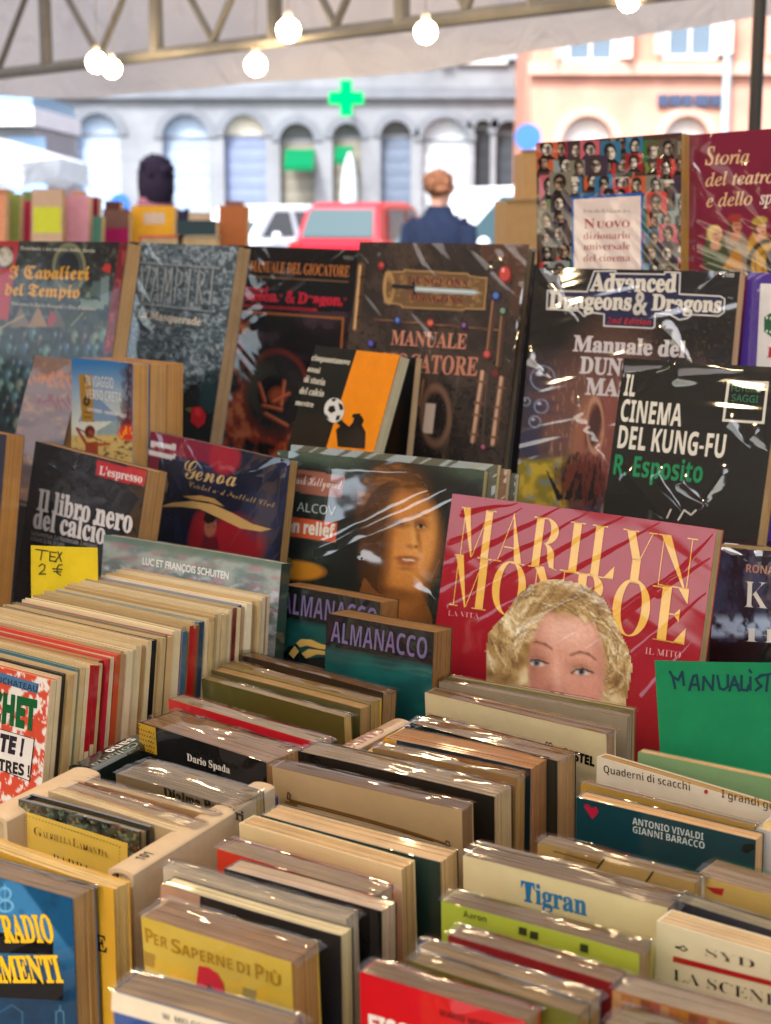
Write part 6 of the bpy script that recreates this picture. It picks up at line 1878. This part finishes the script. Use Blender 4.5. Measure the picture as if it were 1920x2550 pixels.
b('book with orange brown striped cover under white sheathing', (1526, 2466), (1960, 2584), 0.018, '#a06a38', F3, page='#c9b48e', fold=True, tau=-1,
  items=[('p', [(1526 + i * 24, 2467 + i * 6.5), (1548 + i * 24, 2473 + i * 6.5), (1548 + i * 24, 2640), (1526 + i * 24, 2640)], ('#b58a5e', '#a8703c', '#b07a30', '#8c5434', '#a05a4a')[i % 5]) for i in range(18)])
b('tan book with crumpled wrapper at the bottom of the bin', (1508, 2548), (1800, 2640), .02, '#8a6a44', F3, page='#b89c6c', fold=True, tau=-1)


# ---------------------------------------------------------------- books lying along the bins, spine up
def spine_up(label, near, far, width, z, depth, cover, boards='#1c2236', page='#c9b48c', items=(), name='hardback', hard=True, mat=None):
    """near, far: pixels of the middle of the spine at its two ends; the spine lies at height z and the book hangs below it."""
    A, B_ = on_z(*near, z), on_z(*far, z)
    L = np.linalg.norm(B_ - A)
    y = (B_ - A) / L
    x = np.array([y[1], -y[0], 0])
    M = Matrix(((x[0], y[0], 0, A[0]), (x[1], y[1], 0, A[1]), (0, 0, 1, z - depth), (0, 0, 0, 1)))
    r = empty(name, M, label=label, cat='book', group=None)
    c = hx(cover)
    t = .0024 if hard else .0008
    hw = width / 2
    mb = MB()
    rnd = hw * .28
    prof = [(-hw, 0), (-hw, depth - rnd)] + [(-hw * math.cos(q), depth - rnd + rnd * math.sin(q)) for q in np.linspace(.2, math.pi - .2, 9)] + [(hw, depth - rnd), (hw, 0)]
    inn = [(a * (hw - t) / hw, b_ if i in (0, len(prof) - 1) else b_ - t) for i, (a, b_) in enumerate(prof)]
    n = len(prof)
    ys = np.linspace(0, L, 9)
    v, f = [], []
    for p_ in (prof, inn):
        for yy in ys:
            v += [(a, yy, b_) for a, b_ in p_]
    k = len(ys)
    for s in range(k - 1):
        for i in range(n - 1):
            a = s * n + i
            f.append((a, a + 1, a + n + 1, a + n))
            q = k * n + a
            f.append((q, q + n, q + n + 1, q + 1))
    for s, fl in ((0, 0), (k - 1, 1)):
        for i in range(n - 1):
            a, q = s * n + i, k * n + s * n + i
            f.append((a, q, q + 1, a + 1) if not fl else (a, a + 1, q + 1, q))
    cols = np.tile(c, (len(v), 1))
    mb.add(v, f, cols)
    for it in items:      # lettering on the spine: (text, y0, y1, x baseline, cap, colour, style, reversed)
        s, y0, y1, xb, cap, col, sty, rev = it
        g, fs, _, w = glyphs(s, sty, .01)
        gy = (y0 + g[:, 0] * (y1 - y0) / w) * L
        gx = xb + g[:, 1] * cap * (-1 if rev else 1)
        zz = depth - rnd + rnd * np.sqrt(np.clip(1 - (gx / hw) ** 2, 0, 1)) + .0003
        mb.add(np.stack([gx, gy, zz], 1), fs, hx(col))
    mb.build('cover', mat or M_WRAP2, r)
    pb = MB()
    kk = 9
    xs = np.linspace(-hw + t, hw - t, kk + 1)
    for i in range(kk):
        e = .004 if hard else .001
        cc = hx(boards) if (hard and i in (0, kk - 1)) else hx(page) * RNG.uniform(.9, 1.05)
        pb.box(xs[i], xs[i + 1], e + RNG.uniform(0, .0006), L - e, .004, depth - rnd - t, cc)
    pb.build('page_block', M_PAGEW, r)
    BOOKS.append((name, None, width, depth, L, A, label))
    return r


spine_up('beige clothbound book lying spine up between the bins, navy boards showing', (300, 2164), (656, 1948), .0165, BZ, .17, '#b59a74', items=[('101', .10, .17, .004, .006, '#4a4238', 'ssb', True)], mat=M_MATTE)
spine_up('blue book with cream ornament lying spine up behind the beige one', (556, 2052), (664, 1972), .016, BZ - .012, .15, '#24426e', boards='#15171c', items=[('IIII', .5, .85, .004, .007, '#8c9098', 'sb', True), ('~', .1, .4, -.002, .016, '#c8b68c', 'sb', True)])
spine_up('beige clothbound book lying spine up at the foot of the comics row', (-20, 2028), (215, 1912), .022, BZ - .004, .17, '#b89c76', boards='#5a5c66', mat=M_MATTE)
spine_up('dark green book with white upturned letters lying at the foot of the comics', (205, 1906), (352, 1832), .022, BZ - .014, .15, '#16281c', boards='#1a1c1a', hard=False, items=[('sano', .88, .42, -.004, .0075, '#d8d4c4', 'ssb', False), ('Collana', .8, .05, .004, .004, '#8c9a80', 'ss', False)])
spine_up('beige book with red spine lettering lying between two bins', (860, 1862), (1000, 1790), .014, BZ - .004, .15, '#b59468', boards='#6a5840', hard=False, items=[('CAMIN', .62, .06, -.004, .008, '#8c3828', 'ss', False)])
spine_up('navy and yellow patterned book lying beside the beige lettered one', (920, 1880), (1050, 1790), .015, BZ - .006, .15, '#22355c', boards='#20242c', hard=False, items=[('GO', .42, .04, -.005, .011, '#c8a03a', 'ssb', False), ('IIIIII', .55, .95, .004, .008, '#b8bcc0', 'ssb', True)])


# ---------------------------------------------------------------- hand-written cards
def card(name, label, pts, d0, d1, col, strokes, wpx, ink, curl=.004):
    """pts: corners tl, tr, br, bl in the photograph; the card stands upright between the distances d0 (its first side) and d1."""
    P = [at(*pts[0], d0), at(*pts[1], d1), at(*pts[2], d1), at(*pts[3], d0)]
    P[2] = P[1] + (P[2] - P[1])
    mb = MB()
    n, m = 16, 10
    nrm = np.cross(P[1] - P[0], P[3] - P[0])
    nrm = nrm / np.linalg.norm(nrm)
    if nrm @ (CAM - P[0]) < 0:
        nrm = -nrm
    tl, tr, br, bl = [np.array(q, float) for q in pts]

    def pt(s, t, o=0.0):
        a = P[0] * (1 - s) + P[1] * s
        b_ = P[3] * (1 - s) + P[2] * s
        return a * (1 - t) + b_ * t + nrm * (o + curl * math.sin(math.pi * s) * (.3 + t * .7) + curl * .4 * math.sin(5 * s + 2 * t))
    for o in (0, -.0004):
        v = [pt(i / n, j / m, o) for j in range(m + 1) for i in range(n + 1)]
        f = []
        for j in range(m):
            for i in range(n):
                a = j * (n + 1) + i
                f.append((a, a + n + 1, a + n + 2, a + 1) if o == 0 else (a, a + 1, a + n + 2, a + n + 1))
        mb.add(v, f, hx(col))

    def st(x, y):       # pixel -> card parameters (bilinear, two Newton steps)
        s, t = .5, .5
        for _ in range(8):
            q = (tl * (1 - s) + tr * s) * (1 - t) + (bl * (1 - s) + br * s) * t
            ds = (tr - tl) * (1 - t) + (br - bl) * t
            dt = (bl * (1 - s) + br * s) - (tl * (1 - s) + tr * s)
            J = np.array([[ds[0], dt[0]], [ds[1], dt[1]]])
            e = np.linalg.solve(J, np.array([x, y]) - q)
            s, t = s + e[0], t + e[1]
        return s, t
    k = 0
    for stk in strokes:
        for (x0, y0), (x1, y1) in zip(stk, stk[1:]):
            L = math.hypot(x1 - x0, y1 - y0) + 1e-6
            ex, ey = (x1 - x0) / L, (y1 - y0) / L
            fx, fy = -ey * wpx / 2, ex * wpx / 2
            a0, b0 = x0 - ex * wpx * .4, y0 - ey * wpx * .4
            a1, b1 = x1 + ex * wpx * .4, y1 + ey * wpx * .4
            q = [pt(*st(a, b_), .0004 + .00001 * (k % 9)) for a, b_ in ((a0 - fx, b0 - fy), (a1 - fx, b1 - fy), (a1 + fx, b1 + fy), (a0 + fx, b0 + fy))]
            mb.add(q, [(0, 1, 2, 3)], hx(ink))
            k += 1
    o = mb.build(name, M_MATTE)
    return tag(o, label, 'price card')


card('price_card', 'yellow hand lettered price card clipped behind the comics row', [(77, 1358), (240, 1364), (246, 1560), (82, 1580)], 1.40, 1.36, '#c9ad1c',
     [[(92, 1368), (126, 1372)], [(110, 1370), (106, 1394)], [(131, 1374), (130, 1396), (146, 1398)], [(131, 1374), (146, 1376)], [(131, 1385), (143, 1387)], [(150, 1374), (158, 1398)], [(159, 1376), (143, 1399)],
      [(102, 1410), (110, 1404), (118, 1408), (116, 1418), (103, 1429), (120, 1429)], [(160, 1406), (152, 1407), (148, 1415), (148, 1426), (156, 1432)], [(138, 1416), (160, 1418)], [(140, 1423), (157, 1424)]], 3.4, '#3c3a18', .003)
MAN = [[(1669, 1672), (1676, 1684), (1682, 1712)], [(1676, 1684), (1690, 1692), (1700, 1672), (1704, 1704)], [(1718, 1716), (1728, 1682), (1736, 1680), (1742, 1716)], [(1721, 1703), (1740, 1703)], [(1752, 1716), (1754, 1684), (1776, 1716), (1778, 1680)],
       [(1788, 1682), (1794, 1712), (1804, 1716), (1814, 1708), (1814, 1680)], [(1818, 1718), (1830, 1684), (1842, 1718)], [(1822, 1704), (1840, 1704)], [(1848, 1682), (1848, 1716), (1862, 1718), (1866, 1706)], [(1870, 1686), (1870, 1716)], [(1868, 1668), (1872, 1673)],
       [(1900, 1680), (1884, 1690), (1890, 1700), (1898, 1708), (1884, 1718)], [(1894, 1682), (1935, 1676)], [(1914, 1680), (1910, 1720)], [(1945, 1686), (1944, 1720)], [(1975, 1688), (1958, 1696), (1960, 1716), (1978, 1718)], [(1988, 1720), (2000, 1686), (2010, 1720)], [(1992, 1708), (2008, 1708)]]
card('subject_card', 'green card hand lettered in dark marker, standing above the chess bin', [(1630, 1644), (2050, 1652), (2050, 2010), (1644, 1880)], 1.10, 1.08, '#0f6a3e', MAN, 6.5, '#0f2f36', .006)
# ---------------------------------------------------------------- display rack under the upright books, boxes and neighbouring stall
rk = empty('display_rack', Matrix.Translation((0, 1.5, .953)), label='dark stepped wooden rack the upright books lean on', cat='rack')
for M, W, T, S in SHELVES:
    R2 = Matrix.Translation(Vector(M.translation))
    ps = math.radians(S['psi'])
    Mz = R2 @ Matrix.Rotation(-ps, 4, 'Z')
    o = MB().box(-.003, W + .003, -.012, T + .03, -.022, -.0015 - abs(math.sin(math.radians(S.get('tau', 0)))) * T * .0, hx('#2a2019')).build('ledge', M_WOOD, None)
    o.parent = rk
    o.matrix_parent_inverse = Matrix.Identity(4)
    o.matrix_world = Mz
    o.matrix_basis = Matrix.Translation((0, -1.5, -.953)) @ Mz
A_, B_ = at(-140, 640, 2.24), at(2050, 690, 1.98)
mb = MB()
q = np.array([0, .02, 0])
zt = 1.425
v = [(A_[0], A_[1], .955), (B_[0], B_[1], .955), (B_[0], B_[1], zt), (A_[0], A_[1], zt)]
v += [(x, y + .02, z) for x, y, z in v]
v = [(x, y - 1.5, z - .953) for x, y, z in v]
mb.add(v, [(0, 1, 2, 3), (7, 6, 5, 4), (3, 2, 6, 7), (0, 4, 5, 1), (1, 5, 6, 2), (0, 3, 7, 4)], hx('#14100d'))
mb.build('back_board', M_WOOD, rk)


def carton(label, x0, x1, ytop, d, zb, dep):
    a, b_ = px_x(x0, d), px_x(x1, d)
    zt = px_z(ytop, d)
    yy = at(x0, ytop, d)[1]
    r = empty('cardboard_box', Matrix.Translation((a, yy, zb)), label=label, cat='box')
    h = zt - zb
    w = b_ - a
    MB().box(0, w, 0, dep, 0, h, hx('#a9875a'), 4, 4).build('carton', M_MATTE, r)
    MB().box(-.001, w + .001, -.002, .05, h * .999, h + .003, hx('#96764c')).build('flap', M_MATTE, r)
    MB().box(w * .4, w * .55, -.0025, -.001, h * .3, h, hx('#bfa27a')).build('tape', M_GLOSS, r)
    return zt


zb_ = carton('large tan cardboard box behind the film dictionary, under the smaller one', 1264, 1560, 502, 2.5, .953, .3)
carton('small tan cardboard box on top of the larger one behind the film dictionary', 1306, 1500, 378, 2.52, zb_ + .004, .2)
table('stall_table', 'wooden table behind the rack carrying two cardboard boxes', (.55, 2.85), math.radians(-15), 1.6, .75, .952, '#3a2a1e')
table('stall_table', 'wooden table of the neighbouring stall with a row of upright books', (-.75, 4.35), math.radians(-8), 1.9, .7, 1.2, '#3a2c22')
nb_ = [(-40, 14, 484, '#c98a68', 'peach fronted', None), (18, 50, 482, '#7c8a48', 'olive green', None), (48, 78, 500, '#b02f52', 'crimson', None), (80, 155, 470, '#b89c84', 'greyish pink book with lime lower half, a', '#bcc23c'), (150, 222, 486, '#c890a0', 'pale pink', None), (222, 246, 490, '#7c1c3c', 'maroon', None),
       (232, 254, 538, '#3c6a5c', 'dark green', None), (256, 322, 522, '#6a4c44', 'brown', '#8c1650'), (328, 434, 512, '#d8a230', 'bright yellow', None), (440, 538, 548, '#31424a', 'slate', '#9a8c78'), (546, 616, 512, '#a5643c', 'orange brown', None)]
nb_ += [(-20, 26, 470, '#a87860', 'dusty orange, further back', None), (56, 96, 476, '#6c7a4c', 'moss green, further back', None), (108, 142, 486, '#a84c3c', 'brick red, further back', None), (176, 208, 474, '#b88a78', 'rosy tan, further back', None), (262, 300, 500, '#54342e', 'chocolate brown, further back', None), (470, 520, 528, '#b8aa94', 'bone coloured, further back', None), (560, 604, 500, '#7c5a58', 'plum grey, further back', None)]
for i, (xa, xb, yt, c, nm, low) in enumerate(nb_):
    d0 = 4.15 + (i % 3) * .06 if i < 11 else 4.42
    it = []
    if low:
        it = [('p', [(xa + 3, yt + 45), (xb - 3, yt + 45), (xb - 3, yt + 110), (xa + 3, yt + 110)], low)]
    if i == 8:
        it = [('p', [(xa + 30, yt + 18), (xb - 24, yt + 18), (xb - 24, yt + 46), (xa + 30, yt + 46)], '#c8b4a4')]
    book('book', ((f'{nm} book standing on the neighbouring table' if 'further' not in nm else f'{nm.split(",")[0]} book in the back row of the neighbouring table') if 'book' not in nm else 'greyish pink book with lime lower half on the neighbouring table'), (xa, yt), (xb, yt + 1), .03, c, floor=1.2, psi=8, d=d0, tau=6, items=it, wrap=False, mat=M_MATTE, page='#c8b08a', group='books on the neighbouring stall')
for i, (c, nm) in enumerate((('#b83a3c', 'red book lying flat before the yellow one'), ('#8c8674', 'grey book lying flat before the slate one'))):
    xa, xb = ((346, 458), (440, 540))[i]
    P = at(xa, 588, 3.95)
    w = px_x(xb, 3.95) - px_x(xa, 3.95)
    r = empty('book', Matrix.Translation((P[0], P[1], 1.2)), label=nm + ' on the neighbouring table', cat='book', group='books on the neighbouring stall')
    h = P[2] - 1.2
    mb = MB().box(0, w, 0, .1, h - .003, h, hx(c)).box(0, w, 0, .1, 0, .003, hx(c)).box(0, .003, 0, .1, .003, h - .003, hx(c))
    mb.build('cover', M_MATTE, r)
    MB().box(.004, w - .004, .003, .097, .0032, h - .0032, hx('#c4ab82')).build('page_block', M_PAGE, r)
